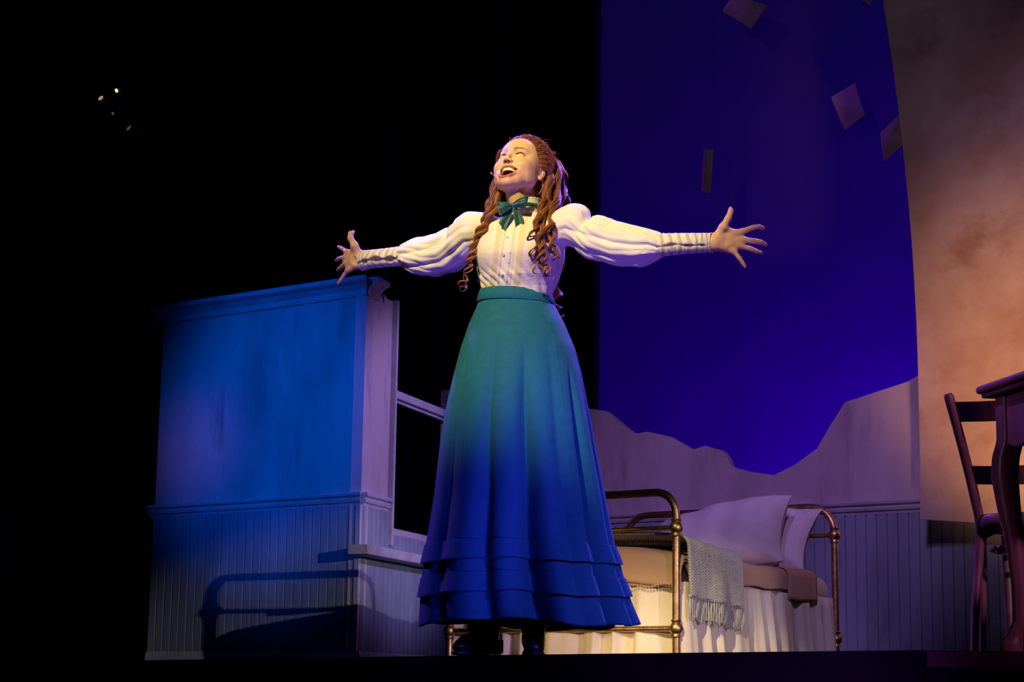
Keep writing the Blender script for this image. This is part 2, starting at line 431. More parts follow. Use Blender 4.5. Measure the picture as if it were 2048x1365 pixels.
mb.grid([[p - LWn * .006 for p in r] for r in G], flip=True)
# rim all round the visible edges
rim = [r[0] for r in G] + G[-1][1:]
for i in range(len(rim) - 1):
    a_, b_ = rim[i], rim[i + 1]; mb.add([a_, b_, b_ - LWn * .006, a_ - LWn * .006], [(0, 1, 2, 3)])
pp = mb.build('parchment_drop', M['parch'], smooth=False, origin=C0 + LWn * off)
smooth_by_angle(pp, 40); tagk(pp, 'huge stained tan parchment drop hanging at the right, curved torn left edge', 'backdrop')

# loose sheets of paper hanging before the sky drop
def sheet(quad, Y, dY, label, bend=.015):
    "quad of picture corners; dY depths of the corners"
    c = [at(x, y, Y + d) for (x, y), d in zip(quad, dY)]
    G = []; n = 9
    nn = np.cross(c[1] - c[0], c[3] - c[0]); nn /= np.linalg.norm(nn)
    for i in range(n):
        u = i / (n - 1); row = []
        for j in range(n):
            v = j / (n - 1)
            row.append((c[0] * (1 - u) + c[1] * u) * (1 - v) + (c[3] * (1 - u) + c[2] * u) * v + nn * bend * math.sin(math.pi * u) * (1 - .4 * v))
        G.append(row)
    mb = MB().grid(G); mb.grid([[p - nn * .002 for p in r] for r in G], flip=True)
    ctr = sum(c) / 4
    r = empty('paper_sheet', ctr, label, 'paper', None)
    mb.build('page', M['paper'], r, smooth=True)
    tp = max(c, key=lambda p: p[2])
    MB().tube([tp, np.array([tp[0], tp[1], 6.9])], .0006, 4).build('hanging_wire', M['black'], r)
sheet([(1464, -8), (1534, 10), (1503, 58), (1444, 23)], 13.6, (0, -.1, .05, .1), 'tilted square paper sheet hanging at the top edge of the blue sky')
sheet([(1722, -22), (1752, -18), (1740, 11), (1720, -2)], 13.8, (0, 0, 0, 0), 'paper sheet corner peeking from the top beside the parchment drop')
sheet([(1710, 166), (1731, 229), (1690, 260), (1662, 194)], 14.3, (0, .05, 0, -.05), 'dim reddish brown paper sheet hanging high in the blue sky')
sheet([(1800, 228), (1809, 286), (1768, 323), (1760, 266)], 12.6, (0, .05, .1, .0), 'grey mauve paper sheet touching the edge of the parchment drop')
sheet([(1408, 297), (1427, 299), (1421, 386), (1402, 381)], 13.0, (-.015, .02, .02, -.015), 'narrow upright paper strip hanging over the singer’s raised hand', .02)

# rig lamps far up left
M['lampbody'] = material('black_lamp_housing', (.02, .02, .02), .4, metal=.5)
def glow(name, c, s):
    mt = bpy.data.materials.new(name); mt.use_nodes = True; b = mt.node_tree.nodes['Principled BSDF']
    ns = mt.node_tree.nodes.new('ShaderNodeTexNoise'); ns.inputs['Scale'].default_value = 20
    mx = mt.node_tree.nodes.new('ShaderNodeMix'); mx.data_type = 'RGBA'; mx.inputs[6].default_value = (*c, 1); mx.inputs[7].default_value = (c[0], c[1] * .8, c[2] * .7, 1)
    mt.node_tree.links.new(ns.outputs['Fac'], mx.inputs[0]); mt.node_tree.links.new(mx.outputs[2], b.inputs['Emission Color'])
    b.inputs['Base Color'].default_value = (.02, .02, .02, 1); b.inputs['Emission Strength'].default_value = s; return mt
def riglamp(x, y, rx, ry, ang, c, s, label):
    p = at(x, y, 13.5); r = empty('stage_lamp', p + np.array([0, .12, .0]), label, 'stage light', None)
    sc_ = 13.8 / FPX
    mb = MB().lathe(p + np.array([0, .02, 0]), [(.045, 0), (.05, .02), (.05, .16), (.035, .24), (.01, .26)], 16, (0, 1, .1)); smooth_by_angle(mb.build('housing', M['lampbody'], r))
    mb = MB(); n = 14; V = [p]; ca, sa = math.cos(ang), math.sin(ang)
    for k in range(n):
        a = 2 * math.pi * k / n; u = math.cos(a) * rx * sc_; v = math.sin(a) * ry * sc_
        V.append(p + np.array([u * ca - v * sa, 0, u * sa + v * ca]))
    V2 = [q + np.array([0, .018, 0]) for q in V]
    mb.add(V + V2, [(0, i + 1, (i + 1) % n + 1) for i in range(n)] + [(i + 1, i + 1 + n + 1, (i + 1) % n + 1 + n + 1, (i + 1) % n + 1) for i in range(n)])
    mb.build('lens', glow('lit_lens', c, s), r)
    mb = MB().tube([p + np.array([-.065, .1, 0]), p + np.array([-.065, .1, .1]), p + np.array([0, .1, .16]), p + np.array([.065, .1, .1]), p + np.array([.065, .1, 0])], .008, 6)
    mb.tube([p + np.array([0, .1, .16]), np.array([p[0], p[1] + .1, PIPEZ])], .006, 6); mb.build('yoke', M['lampbody'], r)
PIPEZ = 5.6
riglamp(232.5, 180.5, 3.0, 3.6, .2, (1, .95, .45), 1.0, 'brightest rig lamp, yellow white, upper left darkness')
riglamp(201, 195.5, 5.5, 2.4, .75, (.8, .45, .25), .55, 'orange rig lamp seen as a slanted streak left of the brightest lamp')
riglamp(225, 226.5, 2, 2.5, 0, (.3, .28, .2), .3, 'faintest small grey rig lamp below the brightest lamp')
riglamp(257, 255.5, 6, 1.6, .9, (.4, .18, .14), .25, 'dim reddish rig lamp, lowest of the rig')
a = at(150, 150, 13.5)[0]; 
rp = MB().tube([(a - 3, 13.6, PIPEZ), (a + 4, 13.6, PIPEZ)], .024, 10).build('lighting_pipe', M['lampbody'], origin=(a, 13.6, PIPEZ)); tagk(rp, 'black lighting pipe carrying the rig lamps, above the picture', 'pipe')

# ================================================================== bed
FR = np.array([.774, 9.0, 0]); BS = .9; BA = np.array([.588, .809, 0]); BB = np.array([-.809, .588, 0])
BWD, BLN = 1.46, 1.80
def bp(a, b, z): return FR + BA * a * BS + BB * b * BS + UP * max(0., z * BS - .0135)
bed = empty('brass_bed', bp(BLN / 2, BWD / 2, 0), 'brass tube bed with curved ends and cream skirt, behind the singer', 'bed')
# heights read off the posts
def zat(x, y, P):
    d = ray(x, y); Y = P[1]; return (float((CAM + d * (Y / d[1]))[2]) + .0135) / BS
zb1 = zat(1354, 1056, FR); zb0 = zat(1353, 1258, FR); zt = zat(1320, 986, FR + BB * .11)
HR = bp(BLN, 0, 0); hz1 = zat(1667, 1071, HR); hzt = zat(1620, 1015, HR + BB * .135)
def bed_end(name, a, ztop, zmid, zlow, r, rc):
    mb = MB(); P = []
    for z in (0.015, .2, ztop - rc): P.append(bp(a, 0, z))
    for k in range(1, 9):
        t = k / 8 * math.pi / 2; P.append(bp(a, rc - rc * math.cos(t), ztop - rc + rc * math.sin(t)))
    Q = [bp(a, BWD - (np.dot(p - FR, BB)) / BS, (p[2] + .0135) / BS) for p in P][::-1]
    mb.tube(np.array(P + Q), r, 14)
    fr = smooth_by_angle(mb.build(name, M['brass'], bed), 40)
    mb = MB()
    mb.tube([bp(a, 0, zmid), bp(a, BWD, zmid)], r * .62, 10)
    if zlow: mb.tube([bp(a, 0, zlow), bp(a, BWD, zlow)], r * .72, 10)
    smooth_by_angle(mb.build('crossbar', M['brass'], fr), 40)
    for b in (0, BWD):
        for z in ([zmid, zlow] if zlow else [zmid]):
            k = MB().ball(bp(a, b, z), r * 1.75, 16)
            k.lathe(bp(a, b, z), [(r * 1.25, -r * 2.2), (r * 1.35, -r * 2.0), (r * 1.25, -r * 1.7), (r * 1.1, -r * 1.3), (r * 1.1, r * 1.3), (r * 1.25, r * 1.7), (r * 1.35, r * 2.0), (r * 1.25, r * 2.2)], 16)
            smooth_by_angle(k.build('joint_ball', M['brass'], fr), 40)
    return fr
bed_end('footboard', 0, zt, zb1, zb0, .0185, .12)
bed_end('headboard', BLN, hzt, hz1, .24, .0185, .16)
mb = MB()
for b in (.05, BWD - .09): mb.box(bp(.08, b, .30), BA * (BLN - .14) * BS, BB * .03, UP * .05)
mb.build('side_rail', M['brass'], bed)
# mattress
def rounded_slab(a0, a1, b0, b1, z0, z1, r, name, mat, parent, puff=0, nz=10):
    "soft block, outline inset towards top and bottom"
    mb = MB(); rings = []
    for k in range(nz + 1):
        t = k / nz; z = z0 + (z1 - z0) * t; e = r * (1 - math.sin(math.pi * t) ** .45)
        pts = []
        for (ca, cb, s) in ((a1 - r, b1 - r, 0), (a0 + r, b1 - r, 1), (a0 + r, b0 + r, 2), (a1 - r, b0 + r, 3)):
            for q in range(6):
                an = (s + q / 5) * math.pi / 2; rr = max(r - e, .002)
                pts.append(bp(ca + rr * math.cos(an), cb + rr * math.sin(an), z))
        rings.append(pts)
    n = len(rings[0]); V = [p for r_ in rings for p in r_]
    Fc = [(i * n + j, i * n + (j + 1) % n, (i + 1) * n + (j + 1) % n, (i + 1) * n + j) for i in range(nz) for j in range(n)]
    Fc += [tuple(range(n))[::-1], tuple(nz * n + j for j in range(n))]
    # orientation
    mb.add(V, [f[::-1] for f in Fc]); o = mb.build(name, mat, parent, smooth=False); return smooth_by_angle(o, 60)
MZ = .60
mt_ = rounded_slab(.05, BLN - .04, .0, BWD - .0, .42, MZ, .07, 'mattress', M['linen'], bed)
rounded_slab(.06, BLN - .06, .02, BWD - .02, .30, .41, .03, 'box_spring', M['cream'], bed)
# gathered skirt round foot, right and left sides
def skirt_path(s):
    "perimeter: left side from head to foot, foot end, right side to head; s in metres"
    L1 = BLN - .1
    return s
def valance():
    n1, n2 = 150, 130; pts = []
    R0 = .05
    for i in range(n1): pts.append((BLN - .06 - (BLN - .12 - 0) * i / n1, BWD + .015, 0, 1))
    for i in range(n2): pts.append((.038, BWD + .01 - (BWD + .02) * (i + .5) / n2, -1, 0))
    for i in range(n1 + 1): pts.append((.06 + (BLN - .12) * i / n1, -.015, 0, -1))
    rnd = random.Random(3); ph = 0; G = []
    for i, (a, b, na, nb) in enumerate(pts):
        ph += .33 + .16 * math.sin(i * .11) + .1 * rnd.random()
        col_ = []
        for k in range(9):
            t = k / 8; z = .475 * (1 - t) + .006 * t
            amp = .006 + .022 * t ** .7
            o = amp * (math.sin(ph) + .35 * math.sin(ph * 2.3 + 1)) + .03 * t
            col_.append(bp(a + na * o, b + nb * o, z))
        G.append(col_)
    mb = MB().grid(G)
    o = mb.build('bed_skirt', M['cream'], bed, smooth=True)
    so = o.modifiers.new('solid', 'SOLIDIFY'); so.thickness = .002
    return o
valance()
# bedspread: draped sheet over foot and right side, scalloped hem
def draped(a0, a1, zh_side, zh_foot, o, name, mat, parent, b1=BWD * .97, bulk=lambda a, b: 0, hem=None, na=46):
    "cloth over the mattress top: right side hangs to zh_side, foot hangs to zh_foot (None: stops on top)"
    mb = MB(); G = []; ztop = MZ + o
    seq = []
    for k in range(7): seq.append(('h', k / 6))
    for k in range(1, 6): seq.append(('c', k / 6))
    for k in range(0, 26): seq.append(('t', k / 25))
    for k in range(1, 6): seq.append(('d', k / 6))
    for k in range(7): seq.append(('g', k / 6))
    foot = []
    if zh_foot is not None:
        foot = [('f', k / 7) for k in range(8)] + [('q', k / 5) for k in range(1, 5)]
    al = [(f, None) for f in foot] + [(None, a0 + (a1 - a0) * i / na) for i in range(na + 1)]
    r = .055
    for (f, a) in al:
        row = []
        if f:
            if f[0] == 'f': A_ = .020 - o; dz = -(MZ + o - r - zh_foot) * (1 - f[1]) - r; full = True
            else: t = f[1] * math.pi / 2; A_ = .020 - o + r * (1 - math.cos(t)); dz = -r * (1 - math.sin(t))
        else: A_ = a; dz = 0
        for (k, t) in seq:
            zz = zh_side if not callable(zh_side) else zh_side(A_)
            if k == 'h': b = -.012 - o; z = zz + (ztop - r - zz) * t
            elif k == 'c': an = t * math.pi / 2; b = -.012 - o + r * (1 - math.cos(an)); z = ztop - r + r * math.sin(an)
            elif k == 't': b = .045 - o + (b1 - .045) * t; z = ztop
            elif k == 'd': an = t * math.pi / 2; b = b1 + o + r * math.sin(an) - .0; z = ztop - r + r * math.cos(an)
            else: b = b1 + r + o; z = ztop - r - (.14) * t
            if k == 't': z += bulk(A_, b)
            if f:
                if k in 'hg': b += (-1 if k == 'h' else 1) * 0 + (r * .6 if k == 'h' else -r * .6) * (1 - (f[1] if f[0] == 'q' else 0)) * 1
                z = max(z + dz, min(z, zh_foot)) if k == 't' or k in 'cd' else min(z, max(zh_foot, ztop + dz)) if k in 'hg' else z
                if k in 'hg': z = ztop + dz - (1 - t if k == 'h' else t) * .02
            z += .004 * math.sin(A_ * 19 + b * 23) * (1 if k in 'hcg' else .6)
            b2 = b + (.005 * math.sin(A_ * 31 + z * 9) if k == 'h' else 0)
            row.append(bp(A_, b2, z))
        G.append(row)
    mb.grid(G, flip=True)
    ob = mb.build(name, mat, parent, smooth=True)
    so = ob.modifiers.new('solid', 'SOLIDIFY'); so.thickness = .006; so.offset = 0
    return ob
def zside(x, y): 
    p = bp(.5, -.03, 0); q = atp(x, y, p, BB); return float(np.dot(q - FR, BA)) / BS, (float(q[2]) + .0135) / BS
hem1 = zside(1540, 1178); hem2 = zside(1610, 1203); cut = zside(1580, 1170)[0]; cut2 = zside(1634, 1190)[0]
bulk = lambda a, b: .07 * math.exp(-((a - .12) / .5) ** 2) * math.sin(math.pi * min(max((b + .0) / BWD, 0), 1)) ** .7
spr = draped(.1, cut, hem1[1], .43, .012, 'bedspread', M['spread'], bed, bulk=bulk)
draped(cut - .02, cut2, hem2[1], None, .02, 'folded_sheet', M['spread'], bed, na=10)
# hem braid along the spread's foot edge
mb = MB(); 
for i in range(80):
    b = .02 + (BWD - .06) * i / 79
    mb.ball(bp(.000, b, .455 + .008 * math.sin(i * .55)), .0065, 8)
smooth_by_angle(mb.build('scalloped_hem', M['spread'], spr), 60)

# pillows: things lying on the bed
def pillow(name, c, u, v, w_, h_, th, mat, label, seed, flange=.02):
    "c centre, u/v unit directions in plane (width, height)"
    u = np.array(u, float); u /= np.linalg.norm(u); v = np.array(v, float); v -= u * np.dot(u, v); v /= np.linalg.norm(v); n = np.cross(u, v)
    N_ = 40; mb = MB(); rnd = random.Random(seed); ph = [rnd.random() * 6 for _ in range(6)]
    top_, bot = [], []
    for i in range(N_ + 1):
        rt, rb = [], []
        for j in range(N_ + 1):
            x = -1 + 2 * i / N_; y = -1 + 2 * j / N_
            e = max(0, (1 - x ** 4) * (1 - y ** 4)) ** .55 * (1 - .18 * (x * x + y * y) / 2)
            pin = 1 - .10 * (1 - abs(x) ** 2) * abs(y) ** 3; pin2 = 1 - .10 * (1 - abs(y) ** 2) * abs(x) ** 3
            X = x * w_ / 2 * pin2; Y_ = y * h_ / 2 * pin
            r2 = math.hypot(x - .9, y - .8)
            wr = .010 * math.sin(9 * x + 4 * y + ph[0]) * math.sin(5 * y - 3 * x + ph[1]) + .006 * math.sin(18 * (x + y) + ph[2]) * (abs(x * y)) + .005 * math.sin(26 * x - 12 * y + ph[3]) * e * (1 - e)
            base = np.array(c) + u * X + v * Y_ + n * (.02 * math.sin(2.2 * x + ph[4]) * y)
            rt.append(base + n * (th / 2 * e + wr * min(1, e * 2) + .0015)); rb.append(base - n * (th / 2 * e + .0015))
        top_.append(rt); bot.append(rb)
    mb.grid(top_); mb.grid(bot, flip=True)
    k = N_ + 1
    # close rim
    o = mb.build(name, mat, None, smooth=True, origin=np.array(c) - UP * 0)
    return tagk(o, label, 'pillow', 'pillows on the bed')
M['pillow'] = material('pillow_cotton', (.70, .62, .66), .85, var=(.62, .54, .58), scale=5, bump=.25, bscale=200, sheen=.15)
pc = bp(1.42, .50, .86)
pillow('pillow', bp(1.31, .50, .80), BB * -1 + UP * .14 + BA * .12, UP * .8 + BA * .62 + BB * -.1, .78, .45, .24, M['pillow'], 'plump front pillow leaning up against the head of the brass bed', 4)
pillow('pillow', bp(1.63, .50, .80), BB * -1 + UP * .02, UP * .75 + BA * .60, .81, .42, .18, M['pillow'], 'rear pillow tucked behind the plump one, its corner showing', 9)

# knitted throw hanging over the right side at the foot
def throw():
    r0 = zside(1372, 1062); tl = zside(1398, 1195); tr_ = zside(1492, 1222)
    aL = .03; aR = .60
    zl = zat(1392, 1192, bp(aL, -.05, 0)); zr = zat(1494, 1216, bp(aR, -.05, 0))
    root = mesh('knitted_throw', [], [], M['knit'], None, origin=bp(.25, .2, MZ + .05)) if False else empty('knitted_throw', bp(.25, .2, MZ + .03), 'grey chevron knit throw with fringe hanging over the foot corner of the bed', 'blanket')
    mb = MB(); G = []; nA, nB = 100, 420
    for i in range(nA + 1):
        s = i / nA; a = aL + (aR - aL) * s; row = []
        zb = zl + (zr - zl) * s
        ztop = MZ + .058 + .05 * (1 - s) ** 1.5; r = .06
        hang = ztop - r - zb; arc = r * math.pi / 2; topL = 1.1; tot = hang + arc + topL
        for j in range(nB + 1):
            d = tot * (j / nB) ** 1.25
            if d < hang:
                z = zb + d; b = -.045; t = 1 - d / hang
                b -= .018 * math.sin(math.pi * s * 1.0) * t + .010 * math.sin(s * 13 + 1) * t; nb, nz = -1, 0
                aa = a + (.035 * (1 - s) - .03 * s) * 0 + (-.012 * t * (s - .5))
            elif d < hang + arc:
                q = (d - hang) / r; b = -.045 + r * (1 - math.cos(q)); z = ztop - r + r * math.sin(q); nb, nz = -math.cos(q), math.sin(q); aa = a
            else:
                b = -.045 + r + (d - hang - arc); z = ztop + .02 * math.sin(math.pi * min(1, (d - hang - arc) / topL)); nb, nz = 0, 1; aa = a
            # chevron stitches
            u_ = (s * 3.5) % 1; zz = abs(u_ - .5) * 2
            st = math.sin(d * 420 + zz * 22) * .0022 + .0030 * math.cos(s * 3.5 * 2 * math.pi) + .0006 * math.sin(s * 260)
            row.append(bp(aa, b + nb * st, z + nz * st))
        G.append(row)
    mb.grid(G, flip=False)
    o = mb.build('knit_panel', M['knit'], root, smooth=True)
    so = o.modifiers.new('solid', 'SOLIDIFY'); so.thickness = .012; so.offset = -1
    mb = MB(); rnd = random.Random(11)
    for k in range(30):
        s = (k + .5) / 30; a = aL + (aR - aL) * s; zb = zl + (zr - zl) * s
        b0 = -.045 - .018 * math.sin(math.pi * s) - .010 * math.sin(s * 13 + 1)
        mb.ball(bp(a, b0 - .003, zb - .002), .009, 8, 1.1)
        for q in range(4):
            L = .105 + .025 * rnd.random(); da = rnd.uniform(-.008, .008); P = []
            for h in range(7):
                t = h / 6; P.append(bp(a + (q - 1.5) * .0028 + da * t + .003 * math.sin(t * 7 + q + k), b0 - .003 + .004 * math.sin(t * 5 + k * 1.7 + q), zb - L * t))
            mb.tube(P, [.0030] * 6 + [.0022], 5)
    smooth_by_angle(mb.build('fringe', M['knit'], root), 60)
throw()

# ================================================================== chair and table on the right
def chair():
    BLf = at(1948, 1305, 6.3); BLf = np.array([BLf[0], 6.3, 0])
    f = np.array([.5, .866, 0]); r = np.array([.866, -.5, 0])
    W_, D_ = .37, .36
    sz = float(at(1955, 1042, 6.3)[2])
    c = BLf + r * W_ / 2 + f * .19
    root = empty('wooden_chair', np.array([c[0], c[1], 0]), 'dark bentwood chair with ladder back standing behind the carved table leg', 'chair')
    def P(a, b, z): return BLf + r * a + f * b + UP * z
    seat = MB(); n = 40; prof = [(.86, -.020), (.97, -.022), (1.0, -.012), (1.0, .012), (.98, .02), (.90, .021), (.80, .015), (.0, .010)]
    V = []; 
    for k, h in prof:
        for j in range(n):
            a = 2 * math.pi * j / n; ca, sa = math.cos(a), math.sin(a)
            rr = .205 * (1 - .06 * sa); sq = (abs(ca) ** 2.6 + abs(sa) ** 2.6) ** (-1 / 2.6)
            V.append(c + (r * ca + f * sa) * rr * sq * max(k, .001) + UP * (sz + h))
    Fc = [(i * n + j, i * n + (j + 1) % n, (i + 1) * n + (j + 1) % n, (i + 1) * n + j) for i in range(len(prof) - 1) for j in range(n)] + [tuple(range(n))[::-1]]
    V2 = V; seat.add(V2, Fc); smooth_by_angle(seat.build('seat', M['chairwood'], root), 40)
    ztp = float(at(1896, 788, 6.25)[2])
    def post(a, sgn):
        pts = [(0, 0, 0), (.012, .018, .15), (.016, .03, sz - .1), (.014, .025, sz), (-.004, .0, sz + .12), (-.035, -.045, sz + .27), (-.07, -.10, ztp - .02), (-.075, -.11, ztp)]
        Q = spline([P(a + sgn * p[0] * .4, p[1] * 1.15, p[2]) for p in pts], 40)
        if sgn > 0: 
            px = [(1948, 1305), (1951, 1220), (1958, 1120), (1960, 1050), (1947, 985), (1929, 910), (1905, 820), (1896, 788)]
            ys = [6.3 + p[1] * 1.15 for p in pts]
            Q = spline([np.array([at(x, y, Y)[0], Y, max(0, at(x, y, Y)[2])]) if i else np.array([at(x, y, Y)[0], Y, 0.0]) for i, ((x, y), Y) in enumerate(zip(px, ys))], 44)
        rad = np.interp(np.linspace(0, 1, len(Q)), [0, .5, .8, .97, 1], [.0135, .0165, .016, .0165, .012])
        mb = MB().tube(Q, rad, 14); smooth_by_angle(mb.build('back_post', M['chairwood'], root), 50); return Q
    Q1 = post(0, 1)
    Q2 = [q + r * W_ for q in Q1]
    mb = MB().tube(Q2, .0155, 14); smooth_by_angle(mb.build('back_post', M['chairwood'], root), 50)
    def onpost(z):
        i = min(range(len(Q1)), key=lambda k: abs(Q1[k][2] - z)); return Q1[i]
    for (ytop, ybot, yc) in ((806, 844, 1912), (930, 957, 1936)):
        z1 = float(at(yc, ytop, 6.2)[2]); z0 = float(at(yc, ybot, 6.2)[2])
        a0 = onpost(z0); a1 = onpost(z1); mb = MB(); G = []; G2 = []
        for k in range(25):
            s = k / 24; bow = -f * .045 * math.sin(math.pi * s); dz = -.012 * math.sin(math.pi * s)
            G.append([a0 + r * W_ * s + bow + UP * dz, a1 + r * W_ * s + bow + UP * dz])
        mb.grid(G); mb.grid([[p + f * .012 for p in g] for g in G], flip=True)
        for e in (0, 1):
            for k in range(24): mb.add([G[k][e], G[k + 1][e], G[k + 1][e] + f * .012, G[k][e] + f * .012], [(0, 1, 2, 3) if e else (3, 2, 1, 0)])
        bevel(mb.build('back_slat', M['chairwood'], root), .002)
    # front legs and hoop
    for (px, a) in ((1956, None), (2017, None), (None, W_)):
        if px == 1956: base = np.array([at(1964, 1305, 6.42)[0], 6.42, 0.]); tp = np.array([at(1962, 1066, 6.42)[0], 6.42, sz - .02])
        elif px == 2017: base = np.array([at(2020, 1305, 6.62)[0], 6.62, 0.]); tp = np.array([at(2010, 1056, 6.6)[0], 6.6, sz - .02])
        else: base = P(W_, D_, 0); tp = P(W_ - .03, D_ - .02, sz - .02)
        mid = (base + tp) / 2 + f * .012
        Q = spline([base, mid, tp], 16)
        smooth_by_angle(MB().tube(Q, np.linspace(.0125, .0165, 16), 12).build('leg', M['chairwood'], root), 50)
    mb = MB()
    hz = sz - .085; pts = []
    for k in range(33):
        a = 2 * math.pi * k / 32; pts.append(c + (r * math.cos(a) + f * math.sin(a)) * .165 + UP * hz)
    mb.tube(pts, .0085, 8)
    smooth_by_angle(mb.build('stretcher_hoop', M['chairwood'], root), 50)
    mb = MB(); q0 = onpost(sz - .07)
    mb.tube(spline([q0, q0 + f * .03 + UP * .018, q0 + f * .09 + r * .03 + UP * .046], 8), .008, 8)
    smooth_by_angle(mb.build('brace', M['chairwood'], root), 50)
chair()

def table():
    TZ = .735
    K = atp(1950, 790, (0, 0, TZ - .022), (0, 0, 1)); K2 = atp(2048, 757, (0, 0, TZ - .022), (0, 0, 1))
    ea = (K2 - K); ea[2] = 0; ea /= np.linalg.norm(ea); eb = np.array([-ea[1], ea[0], 0])
    if eb[0] < 0: eb = -eb
    LA, LB = .52, .95
    ov = .045
    c = K + ea * LA / 2 + eb * LB / 2
    root = empty('side_table', np.array([c[0], c[1], 0]), 'dark mahogany table with carved cabriole leg and scalloped apron at the right edge', 'table')
    def P(a, b, z): return np.array([K[0], K[1], 0]) + ea * a + eb * b + UP * z
    mb = MB().box(P(0, 0, TZ - .022), ea * LA, eb * LB, UP * .022); bevel(mb.build('table_top', M['wood'], root), .009, 4)
    mb = MB().box(P(.012, .012, TZ - .034), ea * (LA - .024), eb * (LB - .024), UP * .013); bevel(mb.build('top_moulding', M['wood'], root), .004, 3)
    AH = .125
    def apron(a0, b0, d, L, n, name):
        mb = MB(); k = 30; V = []
        poly = []
        for i in range(k + 1):
            s = i / k; z = TZ - .034 - AH + .022 * (math.cos(s * 4 * math.pi) * .5 - .5) * (1 if 0 < s < 1 else 0)
            poly.append(P(a0, b0, z) + d * L * s)
        poly += [P(a0, b0, TZ - .034) + d * L, P(a0, b0, TZ - .034)]
        mb.prism(poly, n * .02); return mb.build(name, M['wood'], root)
    apron(ov, ov, ea, LA - 2 * ov, eb, 'apron'); apron(ov, ov, eb, LB - 2 * ov, ea, 'apron')
    apron(ov, LB - ov - .02, ea, LA - 2 * ov, eb, 'apron'); apron(LA - ov - .02, ov, eb, LB - 2 * ov, ea, 'apron')
    def leg(a, b, sa, sb):
        # cabriole: square block on top, knee swelling outward, ankle, pad foot
        diag = -(ea * sa + eb * sb) / math.sqrt(2)
        base = P(a, b, 0)
        hs = [TZ - .034, TZ - .15, TZ - .165, TZ - .20, TZ - .25, TZ - .33, .30, .18, .09, .05, .03, .012, 0]
        of = [0, 0, .002, .010, .014, .008, -.004, -.010, -.008, .004, .012, .014, .012]
        ra = [.030, .030, .031, .033, .034, .031, .026, .021, .019, .023, .032, .033, .027]
        sq = [6, 6, 5, 3.5, 2.8, 2.4, 2.2, 2, 2, 2, 2, 2, 2]
        Pn = 34; t_ = np.linspace(0, 1, len(hs)); T = np.linspace(0, 1, 60)
        hs, of, ra, sq = [np.interp(T, t_, q) for q in (hs, of, ra, sq)]
        V = []
        for h, o, r_, s_ in zip(hs, of, ra, sq):
            for j in range(Pn):
                an = 2 * math.pi * j / Pn; ca, sa_ = math.cos(an), math.sin(an); k = (abs(ca) ** s_ + abs(sa_) ** s_) ** (-1 / s_)
                V.append(base + diag * o * 1.3 + (ea * ca + eb * sa_) * r_ * k + UP * h)
        Fc = [(i * Pn + j, i * Pn + (j + 1) % Pn, (i + 1) * Pn + (j + 1) % Pn, (i + 1) * Pn + j) for i in range(59) for j in range(Pn)] + [tuple(range(Pn))[::-1], tuple(59 * Pn + j for j in range(Pn))]
        if np.cross(ea, eb)[2] > 0: Fc = [f_[::-1] for f_ in Fc]
        mb = MB().add(V, Fc)
        # toe pointing outward
        mb.tube(spline([base + diag * .005 + UP * .035, base + diag * .035 + UP * .026, base + diag * .055 + UP * .016], 8), [.02, .021, .021, .0205, .019, .016, .011, .004], 12, ry=[.012, .012, .012, .012, .011, .009, .006, .002])
        smooth_by_angle(mb.build('leg', M['wood'], root), 45)
    leg(ov + .022, ov + .022, 1, 1); leg(LA - ov - .022, ov + .022, -1, 1); leg(ov + .022, LB - ov - .022, 1, -1); leg(LA - ov - .022, LB - ov - .022, -1, -1)
table()

# ================================================================== the singer
# ---- distance-field modelling: one continuous surface from a field, meshed by surface nets
def smin(a, b, k):
    h = np.clip(.5 + .5 * (b - a) / k, 0, 1); return b * (1 - h) + a * h - k * h * (1 - h)
def smax(a, b, k): return -smin(-a, -b, k)
def sph(p, c, r): return np.linalg.norm(p - np.array(c), axis=1) - r
def ell(p, c, r):
    r = np.array(r, float); q = (p - np.array(c)) / r; k0 = np.linalg.norm(q, axis=1); k1 = np.linalg.norm(q / r, axis=1)
    return k0 * (k0 - 1) / np.maximum(k1, 1e-9)
def cone(p, a, b, ra, rb):
    a = np.array(a, float); b = np.array(b, float); ab = b - a
    t = np.clip(((p - a) @ ab) / (ab @ ab), 0, 1)
    return np.linalg.norm(p - a - t[:, None] * ab, axis=1) - (ra + (rb - ra) * t)
def chain(p, pts, rad, k=.004):
    d = None
    for i in range(len(pts) - 1):
        e = cone(p, pts[i], pts[i + 1], rad[i], rad[i + 1]); d = e if d is None else smin(d, e, k)
    return d
def axis_steps(segs, lo, hi, coarse):
    out = [lo]
    while out[-1] < hi:
        s = coarse
        for (a, b, st) in segs:
            if a <= out[-1] <= b: s = min(s, st)
        for (a, b, st) in segs:
            if out[-1] < a < out[-1] + s: s = max(st, a - out[-1])
        out.append(out[-1] + s)
    return np.array(out)
